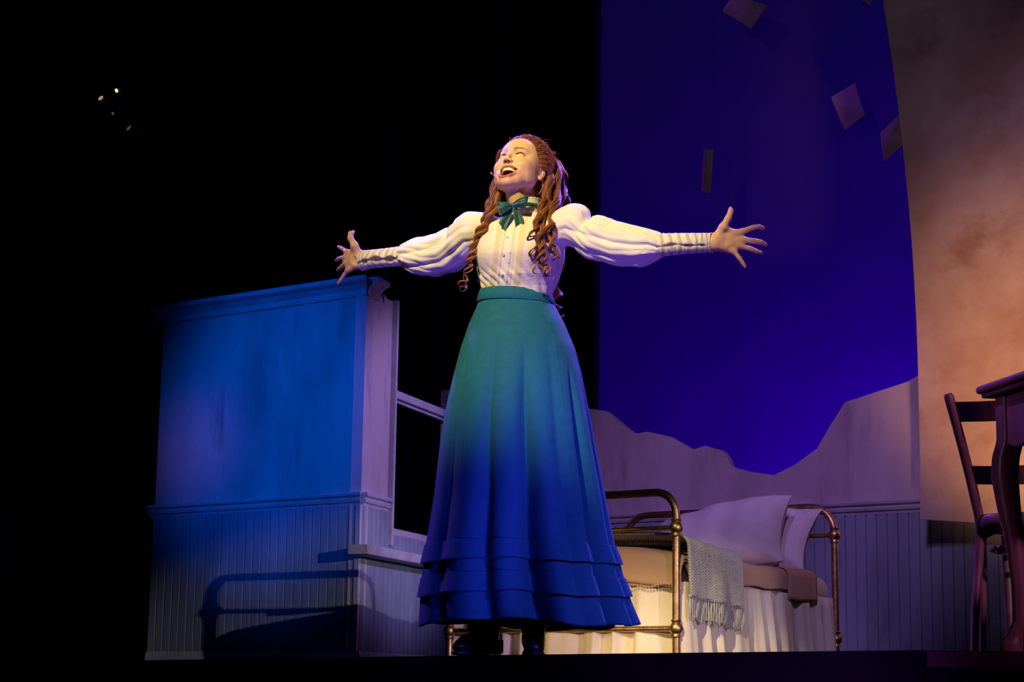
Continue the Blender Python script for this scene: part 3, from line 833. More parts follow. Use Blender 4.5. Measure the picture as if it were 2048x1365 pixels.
def surface_nets(f, X, Y, Z, B=10, margin=0.0):
    nx, ny, nz = len(X) - 1, len(Y) - 1, len(Z) - 1
    bi = [np.arange(0, n, B) for n in (nx, ny, nz)]
    I, J, K = np.meshgrid(*bi, indexing='ij'); I, J, K = I.ravel(), J.ravel(), K.ravel()
    def ext(A, i, n): e = np.minimum(i + B, n); return (A[i] + A[e]) / 2, (A[e] - A[i]) / 2
    cx, hx = ext(X, I, nx); cy, hy = ext(Y, J, ny); cz, hz = ext(Z, K, nz)
    ctr = np.stack([cx, cy, cz], 1); R = np.sqrt(hx ** 2 + hy ** 2 + hz ** 2)
    d = np.concatenate([f(ctr[i:i + 200000]) for i in range(0, len(ctr), 200000)])
    keep = np.abs(d) < R * 1.35 + margin
    I, J, K = I[keep], J[keep], K[keep]
    n1 = B + 2
    vid, vpos, quads = [], [], []
    NX, NY, NZ = nx + 4, ny + 4, nz + 4
    def cid(i, j, k): return ((i + 1) * NY + (j + 1)) * NZ + (k + 1)
    ext_ = lambda A: np.concatenate([A, A[-1] + (A[-1] - A[-2]) * np.arange(1, B + 4)])
    X, Y, Z = ext_(X), ext_(Y), ext_(Z)
    r = np.arange(n1 - 1 + 1)
    for c0 in range(0, len(I), 120):
        ii, jj, kk = I[c0:c0 + 120], J[c0:c0 + 120], K[c0:c0 + 120]; nb = len(ii)
        gx = X[ii[:, None] + r]; gy = Y[jj[:, None] + r]; gz = Z[kk[:, None] + r]
        P = np.empty((nb, n1, n1, n1, 3)); P[..., 0] = gx[:, :, None, None]; P[..., 1] = gy[:, None, :, None]; P[..., 2] = gz[:, None, None, :]
        D = f(P.reshape(-1, 3)).reshape(nb, n1, n1, n1)
        s = D < 0
        # cells
        m_ = n1 - 1
        cnt = np.zeros((nb, m_, m_, m_), int)
        for a in (0, 1):
            for b in (0, 1):
                for c in (0, 1): cnt += s[:, a:a + m_, b:b + m_, c:c + m_]
        act = (cnt > 0) & (cnt < 8); act[:, B:] = False; act[:, :, B:] = False; act[:, :, :, B:] = False
        q = np.argwhere(act); b_, i_, j_, k_ = q.T
        acc = np.zeros((len(q), 3)); num = np.zeros(len(q))
        corners = [(a, b, c) for a in (0, 1) for b in (0, 1) for c in (0, 1)]
        for A_ in corners:
            for ax in range(3):
                if A_[ax]: continue
                C_ = list(A_); C_[ax] = 1
                d0 = D[b_, i_ + A_[0], j_ + A_[1], k_ + A_[2]]; d1 = D[b_, i_ + C_[0], j_ + C_[1], k_ + C_[2]]
                cr = (d0 < 0) != (d1 < 0); t = np.where(cr, d0 / np.where(cr, d0 - d1, 1), 0)
                p0 = P[b_, i_ + A_[0], j_ + A_[1], k_ + A_[2]]; p1 = P[b_, i_ + C_[0], j_ + C_[1], k_ + C_[2]]
                acc += np.where(cr[:, None], p0 + (p1 - p0) * t[:, None], 0); num += cr
        vpos.append(acc / np.maximum(num, 1)[:, None]); vid.append(cid(ii[b_] + i_, jj[b_] + j_, kk[b_] + k_))
        for ax, o1, o2 in ((0, (0, 1, 0), (0, 0, 1)), (1, (0, 0, 1), (1, 0, 0)), (2, (1, 0, 0), (0, 1, 0))):
            e = [0, 0, 0]; e[ax] = 1
            sA = s[:, :B, :B, :B]; sB = s[:, e[0]:B + e[0], e[1]:B + e[1], e[2]:B + e[2]]
            q = np.argwhere(sA != sB)
            if not len(q): continue
            b_, i_, j_, k_ = q.T; g = np.stack([ii[b_] + i_, jj[b_] + j_, kk[b_] + k_], 1)
            inside = sA[b_, i_, j_, k_]
            c = [cid(*(g - np.array(o1) * u - np.array(o2) * v).T) for u, v in ((0, 0), (1, 0), (1, 1), (0, 1))]
            Q = np.stack(c, 1); Q[~inside] = Q[~inside][:, ::-1]
            quads.append(Q)
    vid = np.concatenate(vid); vpos = np.concatenate(vpos); Q = np.concatenate(quads)
    o = np.argsort(vid); vs = vid[o]; ix = np.searchsorted(vs, Q); ix = np.clip(ix, 0, len(vs) - 1)
    ok = (vs[ix] == Q).all(1)
    return vpos[o], ix[ok]
def vnoise(p, s, seed=0):
    "cheap smooth noise from sums of sines"
    rs = np.random.RandomState(seed); out = 0
    for k in range(5):
        d = rs.randn(3); d /= np.linalg.norm(d); out = out + np.sin(p @ d * s * (1 + .35 * k) + rs.rand() * 6)
    return out / 5

# ---- head frame
def rotm(yaw, pit):
    cy, sy, cp, sp = math.cos(yaw), math.sin(yaw), math.cos(pit), math.sin(pit)
    return np.array([[cy, -sy, 0], [sy, cy, 0], [0, 0, 1]]) @ np.array([[1, 0, 0], [0, cp, -sp], [0, sp, cp]])
HR_ = rotm(math.radians(-25.2), math.radians(-27.0))
HC = np.array([.0195, 6.4, 1.6408])
def to_head(p): return (p - HC) @ HR_
def from_head(q): return HC + np.array(q) @ HR_.T

UL = [(-.0285, -.0740, -.0665), (-.0215, -.0822, -.0610), (-.0115, -.0882, -.0582), (-.0005, -.0902, -.0588), (.012, -.0880, -.0585), (.026, -.0808, -.0615), (.0375, -.0705, -.0680)]
LLp = [(-.0285, -.0740, -.0675), (-.0270, -.0785, -.084), (-.0190, -.0832, -.0980), (-.004, -.0855, -.1020), (.0160, -.0838, -.0965), (.0305, -.0765, -.082), (.0375, -.0705, -.0690)]
def lipchain(q, pts, r): 
    n = len(pts); rr = [r * (.35 + .65 * math.sin(math.pi * i / (n - 1)) ** .6) for i in range(n)]
    return chain(q, pts, rr, .002)
def mouth_cut(q):
    x = (q[:, 0] - .0045) / .0308; xk = x + .20 * (1 - x * x); zu = -.0630 - .0030 * np.abs(x) ** 2; zl = -.0995 + .031 * np.abs(xk) ** 2.4
    d = np.maximum(q[:, 2] - zu, zl - q[:, 2]); d = np.maximum(d, (np.abs(q[:, 0] - .0045) - .0308))
    return np.maximum(d * .8, q[:, 1] + .045)
def eye_open(q, s):
    # almond slit, slightly arched
    x = (q[:, 0] - s * .0315) / .0135; z = q[:, 2] - .0010 + .0022 * x * x - .0010 * s * x
    return np.maximum(np.abs(z) - .0031 * (1 - x * x).clip(0, 1) ** .7, (np.abs(x) - 1) * .0135)
def head_field(q):
    q2 = q.copy(); 
    d = ell(q, (0, .012, .030), (.074, .092, .088))
    d = smin(d, ell(q, (0, -.030, -.020), (.061, .058, .080)), .020)
    d = smin(d, ell(q, (0, -.040, -.073), (.040, .043, .040)), .022)
    d = smin(d, sph(q, (0, -.067, -.1045), .0145), .020)
    for s in (-1, 1):
        d = smin(d, cone(q, (s * .047, -.004, -.060), (s * .010, -.060, -.1025), .018, .0140), .018)
        d = smin(d, ell(q, (s * .030, -.049, -.066), (.0190, .026, .036)), .016)
        d = smin(d, ell(q, (s * .055, -.020, -.030), (.0165, .040, .052)), .022)
        d = smin(d, ell(q, (s * .036, -.061, -.036), (.024, .0215, .020)), .018)      # smiling cheek
        d = smin(d, cone(q, (s * .008, -.084, .016), (s * .038, -.070, .018), .009, .006), .020)
        d = smax(d, -ell(q, (s * .033, -.098, -.001), (.017, .016, .0115)), .010)
        d = smax(d, -cone(q, (s * .0190, -.0965, -.045), (s * .037, -.0800, -.064), .0030, .0038), .008)
    # forehead roundness
    d = smin(d, ell(q, (0, -.030, .045), (.058, .053, .05)), .02)
    # nose
    d = smin(d, cone(q, (0, -.083, .008), (0, -.1000, -.030), .0062, .0080), .012)
    d = smin(d, sph(q, (0, -.1015, -.0355), .0084), .008)
    for s in (-1, 1):
        d = smin(d, ell(q, (s * .0112, -.0925, -.0400), (.0062, .0095, .0055)), .008)
        d = smax(d, -ell(q, (s * .0062, -.0965, -.0465), (.0036, .0052, .0045)), .0015)
    # lips and mouth
    d = smin(d, lipchain(q, UL, .0034), .008)
    d = smin(d, lipchain(q, LLp, .0042), .008)
    d = smax(d, -mouth_cut(q), .0015)
    # philtrum hint, chin crease
    d = smax(d, -ell(q, (0, -.091, -.1095), (.012, .006, .003)), .008)
    # eyes: lids over the ball, slit open
    for s in (-1, 1):
        lid = sph(q, (s * .0315, -.0700, -.0015), .0148)
        d = smin(d, lid, .005)
        crease = np.abs(sph(q, (s * .0315, -.0700, -.0015), .0150)) + np.abs(q[:, 2] - .0085 + .006 * ((q[:, 0] - s * .0315) / .0135) ** 2) * .9
        d = np.where(crease < .004, d + .0007 * (1 - crease / .004), d)
        slit = np.maximum(eye_open(q, s), q[:, 1] + .070)
        d = smax(d, -slit, .0008)
        d = np.minimum(d, sph(q, (s * .0315, -.0700, -.0015), .0130))
    # teeth arch and tongue
    def arch(z0, z1, rx, ry, yc):
        rr = np.sqrt((q[:, 0] / rx) ** 2 + ((q[:, 1] - yc) / ry) ** 2)
        sh = np.abs((rr - 1) * min(rx, ry)) - .0022
        return np.maximum(np.maximum(sh, q[:, 1] - yc), np.maximum(q[:, 2] - z1, z0 - q[:, 2]))
    ang = np.arctan2(q[:, 0], -(q[:, 1] + .052)); gap = .0002 * np.exp(-((np.mod(ang * 5.6 + .5, 1) - .5) / .09) ** 2)
    d = np.minimum(d, arch(-.0735 + .0015 * np.minimum(1, np.abs(q[:, 0]) / .02), -.058, .0262, .0310, -.052) + gap)
    d = smin(d, ell(q, (0, -.050, -.094), (.020, .026, .009)), .002)
    # ears
    for s in (-1, 1):
        qx = (q[:, 0] - s * .0745) * s; qy = (q[:, 1] - .011) / .92; qz = (q[:, 2] + .014) / .88
        ca, sa = math.cos(.22), math.sin(.22); yy = qy * ca + qz * sa; zz = -qy * sa + qz * ca
        # flare outward towards the back
        xx = qx - .30 * yy - .004
        e = np.stack([xx, yy, zz], 1)
        ear = ell(e, (0, 0, 0.004), (.0065, .0165, .0270)); ear = smin(ear, ell(e, (-.001, -.004, -.022), (.006, .009, .011)), .006)
        rimd = ell(e, (.0065, .000, .004), (.0062, .0115, .0205)); ear = smax(ear, -rimd, .003)
        ear = smin(ear, ell(e, (.001, .003, -.002), (.0045, .0035, .013)), .004)
        d = smin(d, ear, .004)
    return d

# ---- hands: joints read off the picture, at a real depth
def J(x, y, Y): return at(x, y, Y)
def hand_joints(side):
    if side == 'L':      # picture right
        Y0 = 6.15
        Wr = J(1424, 486, Y0)
        F = [([(1452, 467), (1483.5, 464), (1505, 455.5), (1517, 453.5), (1526.5, 456.5)], [0, .0, -.005, -.004, .004]),
             ([(1454, 478), (1487, 480.5), (1510, 482.5), (1522, 485), (1531.5, 489.5)], [0, .0, -.006, -.006, 0]),
             ([(1452, 488), (1480, 492), (1502, 498.5), (1513, 503), (1522, 506)], [0, .0, -.006, -.004, .002]),
             ([(1448, 496), (1468, 503.5), (1479, 517.5), (1485, 526), (1490, 534)], [0, .0, -.004, -.002, 0]),
             ([(1431, 479), (1446, 455), (1457, 436), (1461.5, 424), (1461, 417.5)], [-.004, -.014, -.016, -.012, -.008])]
        el = J(1300, 492, 6.25); sc_ = 1.0
    else:
        Y0 = 6.74
        Wr = J(724, 521, Y0)
        F = [([(711, 512), (694, 504.5), (686, 499), (680.5, 495.5), (677, 494)], [0, .01, .030, .048, .062]),
             ([(710, 519), (691, 515.5), (684, 516), (677, 518), (672.5, 521)], [0, .012, .036, .058, .070]),
             ([(711, 526), (691, 527), (685, 532), (679, 537), (675, 540.5)], [0, .012, .034, .052, .064]),
             ([(714, 532), (696, 540), (688, 550), (682, 559), (676, 567)], [0, .010, .020, .026, .030]),
             ([(718, 510), (709, 492), (701, 477), (701.5, 468), (706.5, 464)], [-.008, -.022, -.022, -.018, -.012])]
        el = J(838, 511, 6.655); sc_ = .93
    fing = []
    for pts, dy in F: fing.append([J(x, y, Y0 + q) for (x, y), q in zip(pts, dy)])
    return Wr, el, fing, sc_
HL = hand_joints('L'); HRr = hand_joints('R')
FR_ = [[.0105, .0092, .0082, .0074, .0062], [.0105, .0094, .0084, .0075, .0063], [.0100, .0088, .0079, .0071, .0060], [.0095, .0080, .0070, .0064, .0054], [.0135, .0130, .0100, .0088, .0058]]
def hand_field(p, Hh):
    Wr, el, fing, sc_ = Hh
    d = cone(p, el, Wr, .026, .0235)
    fwd = Wr - el; fwd /= np.linalg.norm(fwd)
    palm = None
    for i, fg in enumerate(fing[:4]):
        e = cone(p, Wr + (fg[0] - Wr) * .35, fg[1], .0155, .0112); palm = e if palm is None else smin(palm, e, .012)
    palm = smin(palm, cone(p, Wr, (fing[1][0] + fing[2][0]) / 2, .0225, .0185), .014)
    # heel pads
    palm = smin(palm, cone(p, Wr + fwd * .012 + np.array([0, -.004, -.012]), fing[3][0] + np.array([0, -.004, 0]), .0135, .0120), .010)
    d = smin(d, palm, .016)
    # hollow of the palm
    hc = (fing[1][0] + fing[2][0]) / 2 + fwd * .006 + np.array([0, -.0205, 0])
    d = smax(d, -ell(p, hc, (.017, .0060, .015)), .008)
    th = chain(p, [Wr + fwd * .012 + np.array([0, -.004, .006])] + fing[4], [.016, .0155, .0128, .0100, .0088, .0062], .006)
    d = smin(d, th, .013)
    # thumb web
    d = smin(d, cone(p, fing[4][1], fing[0][0] * .5 + fing[0][1] * .5, .0085, .0085), .012)
    for fg, r in zip(fing[:4], FR_):
        e = chain(p, fg[1:], [x * sc_ for x in r[1:]], .002)
        # knuckle creases
        for j in (2, 3):
            e = smax(e, -(sph(p, fg[j] + np.array([0, -r[j] * 1.25, 0]), .0019)), .002)
        d = smin(d, e, .006)
    return d

# ---- body
LSH = np.array([.165, 6.335, 1.412]); RSH = np.array([-.105, 6.47, 1.412])
def body_field(p, head=True):
    out = cone(p, (.012, 6.43, 1.02), (.020, 6.42, 1.30), .080, .082)
    out = smin(out, cone(p, RSH + [.05, 0, 0], LSH - [.05, 0, 0], .038, .038), .04)
    out = smin(out, cone(p, (.030, 6.415, 1.36), (.034, 6.410, 1.50), .058, .046), .04)
    # neck, leaning into the raised head
    out = smin(out, cone(p, (.034, 6.410, 1.48), from_head((0, .018, -.055)), .0475, .050), .016)
    out = smin(out, cone(p, (.028, 6.375, 1.475), from_head((0, -.030, -.085)), .026, .026), .022)
    for sgn, sh, el, Hh in ((1, LSH, HL[1], HL), (-1, RSH, HRr[1], HRr)):
        out = smin(out, cone(p, sh, el, .032, .027), .02)
    # hips and legs inside the skirt
    out = smin(out, ell(p, (.010, 6.43, .93), (.150, .115, .13)), .06)
    out = smin(out, cone(p, (-.065, 6.43, .86), (-.085, 6.40, .48), .078, .052), .04)
    out = smin(out, cone(p, (-.085, 6.40, .48), (-.100, 6.44, .10), .050, .034), .02)
    out = smin(out, cone(p, (.085, 6.43, .86), (.090, 6.40, .48), .078, .052), .04)
    out = smin(out, cone(p, (.090, 6.40, .48), (.092, 6.44, .10), .050, .034), .02)
    def near(mask, fn, o, k):
        if mask.any():
            o = o.copy(); o[mask] = smin(o[mask], fn(p[mask]), k)
        return o
    m_ = np.linalg.norm(p - from_head((0, -.01, -.02)), axis=1)
    o2 = smin(out, m_ - .150, .001) if False else out
    mk = m_ < .19
    far = m_ - .165
    res = np.where(mk, out, np.minimum(out, np.maximum(far, .004)))
    if mk.any(): res[mk] = smin(out[mk], head_field(to_head(p[mk])), .012)
    for Hh in (HL, HRr):
        c = (Hh[0] + Hh[2][1][2]) / 2; dd = np.linalg.norm(p - c, axis=1); mk = dd < .20
        e2 = cone(p, Hh[1], Hh[0], .026, .0235)
        res = np.minimum(res, np.where(mk, 9, np.minimum(e2, np.maximum(dd - .14, .004)) ))
        if mk.any(): res[mk] = smin(res[mk], hand_field(p[mk], Hh), .002)
    return res
hx, hy, hz_ = from_head((0, -.01, -.02))
def body_mesh():
    lw, rw = HL[0][0], HRr[0][0]
    X = axis_steps([(hx - .115, hx + .125, .0015), (lw - .02, lw + .20, .0022), (rw - .10, rw + .02, .0022)], rw - .16, lw + .24, .007)
    Y_ = axis_steps([(hy - .125, hy + .13, .0015), (6.08, 6.20, .0022), (6.68, 6.84, .0022)], 6.02, 6.9, .007)
    Z_ = axis_steps([(hz_ - .135, hz_ + .13, .0015), (1.27, 1.56, .0022)], .03, 1.80, .007)
    return surface_nets(body_field, X, Y_, Z_)
BV, BF = body_mesh()
def body_colors(V):
    skin = np.array((.80, .49, .27)); C = np.tile(skin, (len(V), 1))
    q = to_head(V); n = np.linalg.norm(q - np.array((0, -.01, -.02)), axis=1)
    def blend(mask, c): 
        nonlocal C; m_ = np.clip(mask, 0, 1)[:, None]; C = C * (1 - m_) + np.array(c) * m_
    hd = n < .16
    # blush
    for s in (-1, 1):
        blend(np.where(hd, .38 * np.exp(-(np.linalg.norm(q - np.array((s * .043, -.068, -.036)), axis=1) / .020) ** 2), 0), (.70, .24, .19))
    # lips
    lu = lipchain(q, UL, .0034); ll = lipchain(q, LLp, .0042)
    lip = np.minimum(lu, ll)
    blend(np.where(hd & (q[:, 1] < -.06), 1 - (lip - .0006) / .0012, 0), (.56, .16, .135))
    # inside of the mouth, tongue, teeth
    mc = mouth_cut(q); inm = hd & (mc < .0010) & (np.abs(q[:, 0] - .0045) < .032) & (q[:, 1] < -.03)
    ins = inm & (q[:, 1] > -.0865 + 25 * q[:, 0] ** 2 * .5)
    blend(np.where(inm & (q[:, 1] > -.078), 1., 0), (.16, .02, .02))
    tg = ell(q, (0, -.050, -.094), (.020, .026, .009)); blend(np.where(hd & (tg < .0018) & (mc < .002), 1., 0), (.50, .15, .14))
    rr = np.sqrt((q[:, 0] / .0262) ** 2 + ((q[:, 1] + .052) / .0310) ** 2)
    te = hd & (np.abs((rr - 1) * .0262) < .0036) & (q[:, 2] > -.0755) & (q[:, 2] < -.0635) & (q[:, 1] < -.052) & (mc < .0004)
    blend(np.where(te, 1., 0), (.86, .82, .74))
    ang = np.arctan2(q[:, 0], -(q[:, 1] + .052)); g = np.abs(np.mod(ang * 5.6 + .5, 1) - .5)
    blend(np.where(te & (g < .055), .45, 0), (.35, .2, .15))
    # nostrils: the shade inside them painted into the skin colour
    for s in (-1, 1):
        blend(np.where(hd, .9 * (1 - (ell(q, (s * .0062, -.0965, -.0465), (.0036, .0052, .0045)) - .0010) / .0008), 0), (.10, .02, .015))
    for s in (-1, 1):
        x = (q[:, 0] - s * .0315) / .0135; eo = eye_open(q, s); fr = hd & (q[:, 1] < -.068)
        ball = sph(q, (s * .0315, -.0700, -.0015), .0130)
        onb = fr & (np.abs(ball) < .0009) & (eo < .0004)
        blend(np.where(onb, 1., 0), (.16, .11, .09))
        iris = np.hypot(q[:, 0] - s * .0315 + .001, q[:, 2] - .0005); blend(np.where(onb, 1 - (iris - .0080) / .0008, 0), (.05, .03, .02))
        # lash line and liner, upper heavier
        zc = q[:, 2] - .0010 + .0022 * x * x - .0010 * s * x
        up = np.abs(zc - .0034 * (1 - x * x).clip(0, 1) ** .7 - .0002)
        xs = x * s
        blend(np.where(fr & (np.abs(x) < 1.12), .95 * (1 - (up - .0013) / .0012), 0), (.025, .012, .01))
        wing = np.abs(q[:, 2] - (-.0018 + .0022 * (xs - 1) * 3)) ; blend(np.where(fr & (xs > .95) & (xs < 1.30), .85 * (1 - (wing - .0006) / .0008), 0), (.03, .015, .01))
        lo_ = np.abs(zc + .0033 * (1 - x * x).clip(0, 1) ** .7); blend(np.where(fr & (np.abs(x) < 1.05), .55 * (1 - (lo_ - .0004) / .0009), 0), (.06, .03, .02))
        blend(np.where(fr, .35 * np.exp(-((q[:, 2] - .0075) / .0035) ** 2 - (x / 1.1) ** 2), 0), (.30, .13, .08))
        # brow
        t = (q[:, 0] * s - .012) / .036; zb = .0145 + .0085 * np.sin(np.clip(t, 0, 1) * 2.25) ; wdt = .0082 * np.clip(1.15 - t * .75, .2, 1)
        blend(np.where(hd & (q[:, 1] < -.045) & (t > -.2) & (t < 1.1), .85 * np.clip((t + .12) / .2, 0, 1) * np.clip((1.06 - t) / .25, 0, 1) * (1 - (np.abs(q[:, 2] - zb) - wdt * .40) / (wdt * .7)).clip(0, 1), 0), (.25, .105, .05))
    # nails and knuckle blush on the hands
    for Hh in (HL, HRr):
        for fg, r in zip(Hh[2], FR_):
            blend(.35 * np.exp(-(np.linalg.norm(V - fg[-1], axis=1) / .012) ** 2), (.66, .26, .22))
    return C
M['skin'] = material('skin', (.62, .42, .34), .48, vcol=True, spec=.35, sss=.12, bump=.05, bscale=600)
person = empty('person', np.array([.0, 6.42, 0]), 'woman singing with arms flung wide, white puffed blouse, long teal skirt, red ringlets', 'person')
body = mesh('body', BV, BF, M['skin'], person, True, body_colors(BV))

# ---- clothes
FRONT = np.array([-.31, -.95, 0]); SIDE = np.array([.95, -.31, 0])
TS = np.array([  # z, cx, cy, rx, ry
    (1.10, .012, 6.425, .112, .088), (1.17, .013, 6.425, .110, .086), (1.200, .015, 6.422, .116, .088), (1.225, .016, 6.420, .125, .094), (1.26, .019, 6.412, .136, .108), (1.33, .024, 6.408, .150, .118),
    (1.39, .028, 6.408, .152, .108), (1.44, .034, 6.410, .126, .086), (1.475, .037, 6.412, .080, .066), (1.50, .037, 6.410, .054, .054), (1.56, .037, 6.41, .05, .05)])
def torso_field(p, grow=0.):
    z = p[:, 2]; cx, cy, rx, ry = [np.interp(z, TS[:, 0], TS[:, k]) for k in range(1, 5)]
    dx = p[:, 0] - cx; dy = p[:, 1] - cy
    a = dx * SIDE[0] + dy * SIDE[1]; b = dx * FRONT[0] + dy * FRONT[1]
    d = (np.sqrt((a / rx) ** 2 + (b / ry) ** 2) - 1) * np.minimum(rx, ry) * .92
    return np.maximum(np.maximum(d, 1.10 - z), z - 1.496)
def pix(L): return [at(x, y, Y) for (x, y, Y, r) in L], [r for (x, y, Y, r) in L]
SLL = pix([(1094, 463, 6.36, .050), (1118, 456, 6.345, .052), (1147, 450, 6.335, .0655), (1170, 464, 6.32, .056), (1195, 476, 6.30, .070), (1240, 489, 6.27, .067), (1278, 494, 6.25, .061), (1300, 492, 6.235, .046), (1308, 491, 6.23, .037)])
SLR = pix([(988, 462, 6.42, .048), (968, 458, 6.44, .050), (946, 463, 6.455, .062), (928, 480, 6.49, .066), (900, 502, 6.55, .068), (868, 512, 6.60, .065), (840, 513, 6.64, .060), (822, 511, 6.665, .042), (814, 510, 6.675, .034)])
def sleeve_field(p, SL, sgn, seed):
    pts, rad = SL
    d = None
    for i in range(len(pts) - 1):
        e = cone(p, pts[i], pts[i + 1], rad[i], rad[i + 1]); d = e if d is None else smin(d, e, .02)
    a, b = pts[2], pts[-1]; ax = b - a; L = np.linalg.norm(ax); ax = ax / L
    t = ((p - a) @ ax) / L
    up = np.array([0, 0, 1.]) - ax * ax[2]; up /= np.linalg.norm(up); sd = np.cross(ax, up)
    cpt = np.array(pts); tt = ((cpt - a) @ ax) / L
    c = np.stack([np.interp(t, tt, cpt[:, k]) for k in range(3)], 1)
    r_ = p - c; ph = np.arctan2(r_ @ sd, r_ @ up)
    w1 = np.sin(ph * 4 + t * 2.2 + 1.1 * np.sin(t * 3 + seed) + seed); w2 = np.sin(ph * 9 - t * 4.0 + 1.1 * np.sin(t * 7 + 2 * seed)); w3 = np.sin(ph * 24 + 2 * np.sin(t * 9))
    fold = .0095 * (np.abs(w1) ** .7 - .62) + .0034 * (np.abs(w2) ** .8 - .55)
    env = np.clip(t * 3 + .6, 0, 1)
    g = np.exp(-((t - .97) / .09) ** 2)
    d = d - fold * env - .0035 * g * (np.abs(w3) - .6)
    # crease under the puffed shoulder head
    t0 = .19 if sgn > 0 else .25
    return d + .023 * np.exp(-((t - t0) / .045) ** 2) * np.clip(.25 + np.cos(ph), 0, 1)
cr1 = at(1177, 430, 6.32); cr2 = at(1172, 452, 6.26)
cl1 = at(911, 455, 6.50); cl2 = at(926, 470, 6.42)
lineA = at(1023, 436, 6.30); lineB = at(1004, 577, 6.31)
def lat(p):
    t = (p[:, 2] - lineA[2]) / (lineB[2] - lineA[2]); return p[:, 0] - (lineA[0] + (lineB[0] - lineA[0]) * t)
BUST = [np.array([.020, 6.405, 1.345]) + FRONT * .070 + SIDE * s * .062 for s in (-1, 1)]
def blouse_field(p):
    d = torso_field(p)
    for c in BUST: d = smin(d, sph(p, c, .055), .055)
    z = p[:, 2]
    th = np.arctan2((p[:, 0] - .015) * SIDE[0] + (p[:, 1] - 6.42) * SIDE[1], (p[:, 0] - .015) * FRONT[0] + (p[:, 1] - 6.42) * FRONT[1])
    wst = np.exp(-((z - 1.245) / .04) ** 2)
    d = d - .004 * wst * (np.abs(np.sin(th * 11 + 3 * np.sin(z * 30))) - .5)
    d = d - .0035 * (np.abs(np.sin(th * 5 + z * 22 + 2)) ** .7 - .5) * np.clip((np.abs(th) - .75) * 2, 0, 1)
    fr = (np.cos(th) > .2) & (z > 1.15)
    l = lat(p)
    pl = np.where(fr, .0028 * (np.abs(l) < .0125) + .0022 * np.exp(-((l + .019) / .0028) ** 2) * (1 + .5 * np.sin(z * 900)) + .0024 * np.exp(-((l - .021) / .003) ** 2) * (1 + .5 * np.sin(z * 900 + 1)) +
                  .0014 * ((l > -.046) & (l < -.026)) + .0014 * ((l > .033) & (l < .054)), 0)
    d = d - pl
    d = d - np.where(fr & (np.abs(l) > .054), .0004 * vnoise(p, 420, 5), 0)
    sl = smin(sleeve_field(p, SLL, 1, .7), 9, .01); sr = sleeve_field(p, SLR, -1, 2.4)
    d = smin(d, smin(sl, sr, .01), .016)
    return d
def nets_obj(name, f, lo, hi, step, mat, parent, colf=None, B=10, margin=0.012):
    ax = [np.arange(a, b + step, step) for a, b in zip(lo, hi)]
    V, Fc = surface_nets(f, *ax, B=B, margin=margin)
    return mesh(name, V, Fc, mat, parent, True, colf(V) if colf else None)
def blouse_col(V):
    C = np.tile(np.array((.82, .77, .75)), (len(V), 1)); l = lat(V)
    fr = (V[:, 1] < 6.40) & (V[:, 2] > 1.14) & (V[:, 2] < 1.50) & (torso_field(V) < .04) & (np.abs(V[:, 0]) < .2)
    def bl(m_, c):
        nonlocal C; m_ = np.clip(m_, 0, 1)[:, None]; C = C * (1 - m_) + np.array(c) * m_
    tex = .75 + .25 * vnoise(V, 500, 2)
    for a, b in ((-.047, -.025), (.032, .055)):
        bl(np.where(fr, tex * np.clip((l - a) / .003, 0, 1) * np.clip((b - l) / .003, 0, 1), 0), (.72, .60, .28))
    for c_ in (-.0145, .0155):
        bl(np.where(fr, .75 * np.exp(-((l - c_) / .0018) ** 2), 0), (.42, .36, .20))
    for c_ in (-.020, .022): bl(np.where(fr, .5 * np.exp(-((l - c_) / .004) ** 2), 0), (.74, .66, .42))
    bl(np.where(fr & (np.abs(l) > .055), .30 + .25 * vnoise(V, 300, 8), 0), (.70, .62, .46))
    return C
M['blouse'] = material('white_cotton_blouse', (.8, .75, .73), .8, vcol=True, bump=.15, bscale=500, sheen=.15)
M['cuff'] = material('lace_cuff', (.75, .7, .65), .8, vcol=True, bump=.3, bscale=500)
xr = SLR[0][-1][0]; xl = SLL[0][-1][0]
blouse = nets_obj('blouse', blouse_field, (xr - .05, 6.17, 1.10), (xl + .05, 6.78, 1.545), .0034, M['blouse'], person, blouse_col)

def ring_loft(name, P, R1, R2, disp, colf, n, mat, parent, up=(0, 0, 1), cap=False, thick=0):
    "closed tube with displacement; returns the object"
    P = np.array(P); T = np.gradient(P, axis=0); T /= np.linalg.norm(T, axis=1)[:, None]; V, Cc = [], []
    for i in range(len(P)):
        u = np.array(up, float); u = u - T[i] * (u @ T[i]); u /= np.linalg.norm(u); v = np.cross(T[i], u); s = i / (len(P) - 1)
        for j in range(n):
            a = 2 * math.pi * j / n; dd = disp(s, a)
            V.append(P[i] + u * math.cos(a) * (R1[i] + dd) + v * math.sin(a) * (R2[i] + dd)); Cc.append(colf(s, a))
    k = len(P); Fc = [(i * n + j, i * n + (j + 1) % n, (i + 1) * n + (j + 1) % n, (i + 1) * n + j) for i in range(k - 1) for j in range(n)]
    if cap: Fc += [tuple(range(n))[::-1], tuple((k - 1) * n + j for j in range(n))]
    o = mesh(name, V, Fc, mat, parent, True, Cc)
    if thick: so = o.modifiers.new('solid', 'SOLIDIFY'); so.thickness = thick; so.offset = -1
    return o
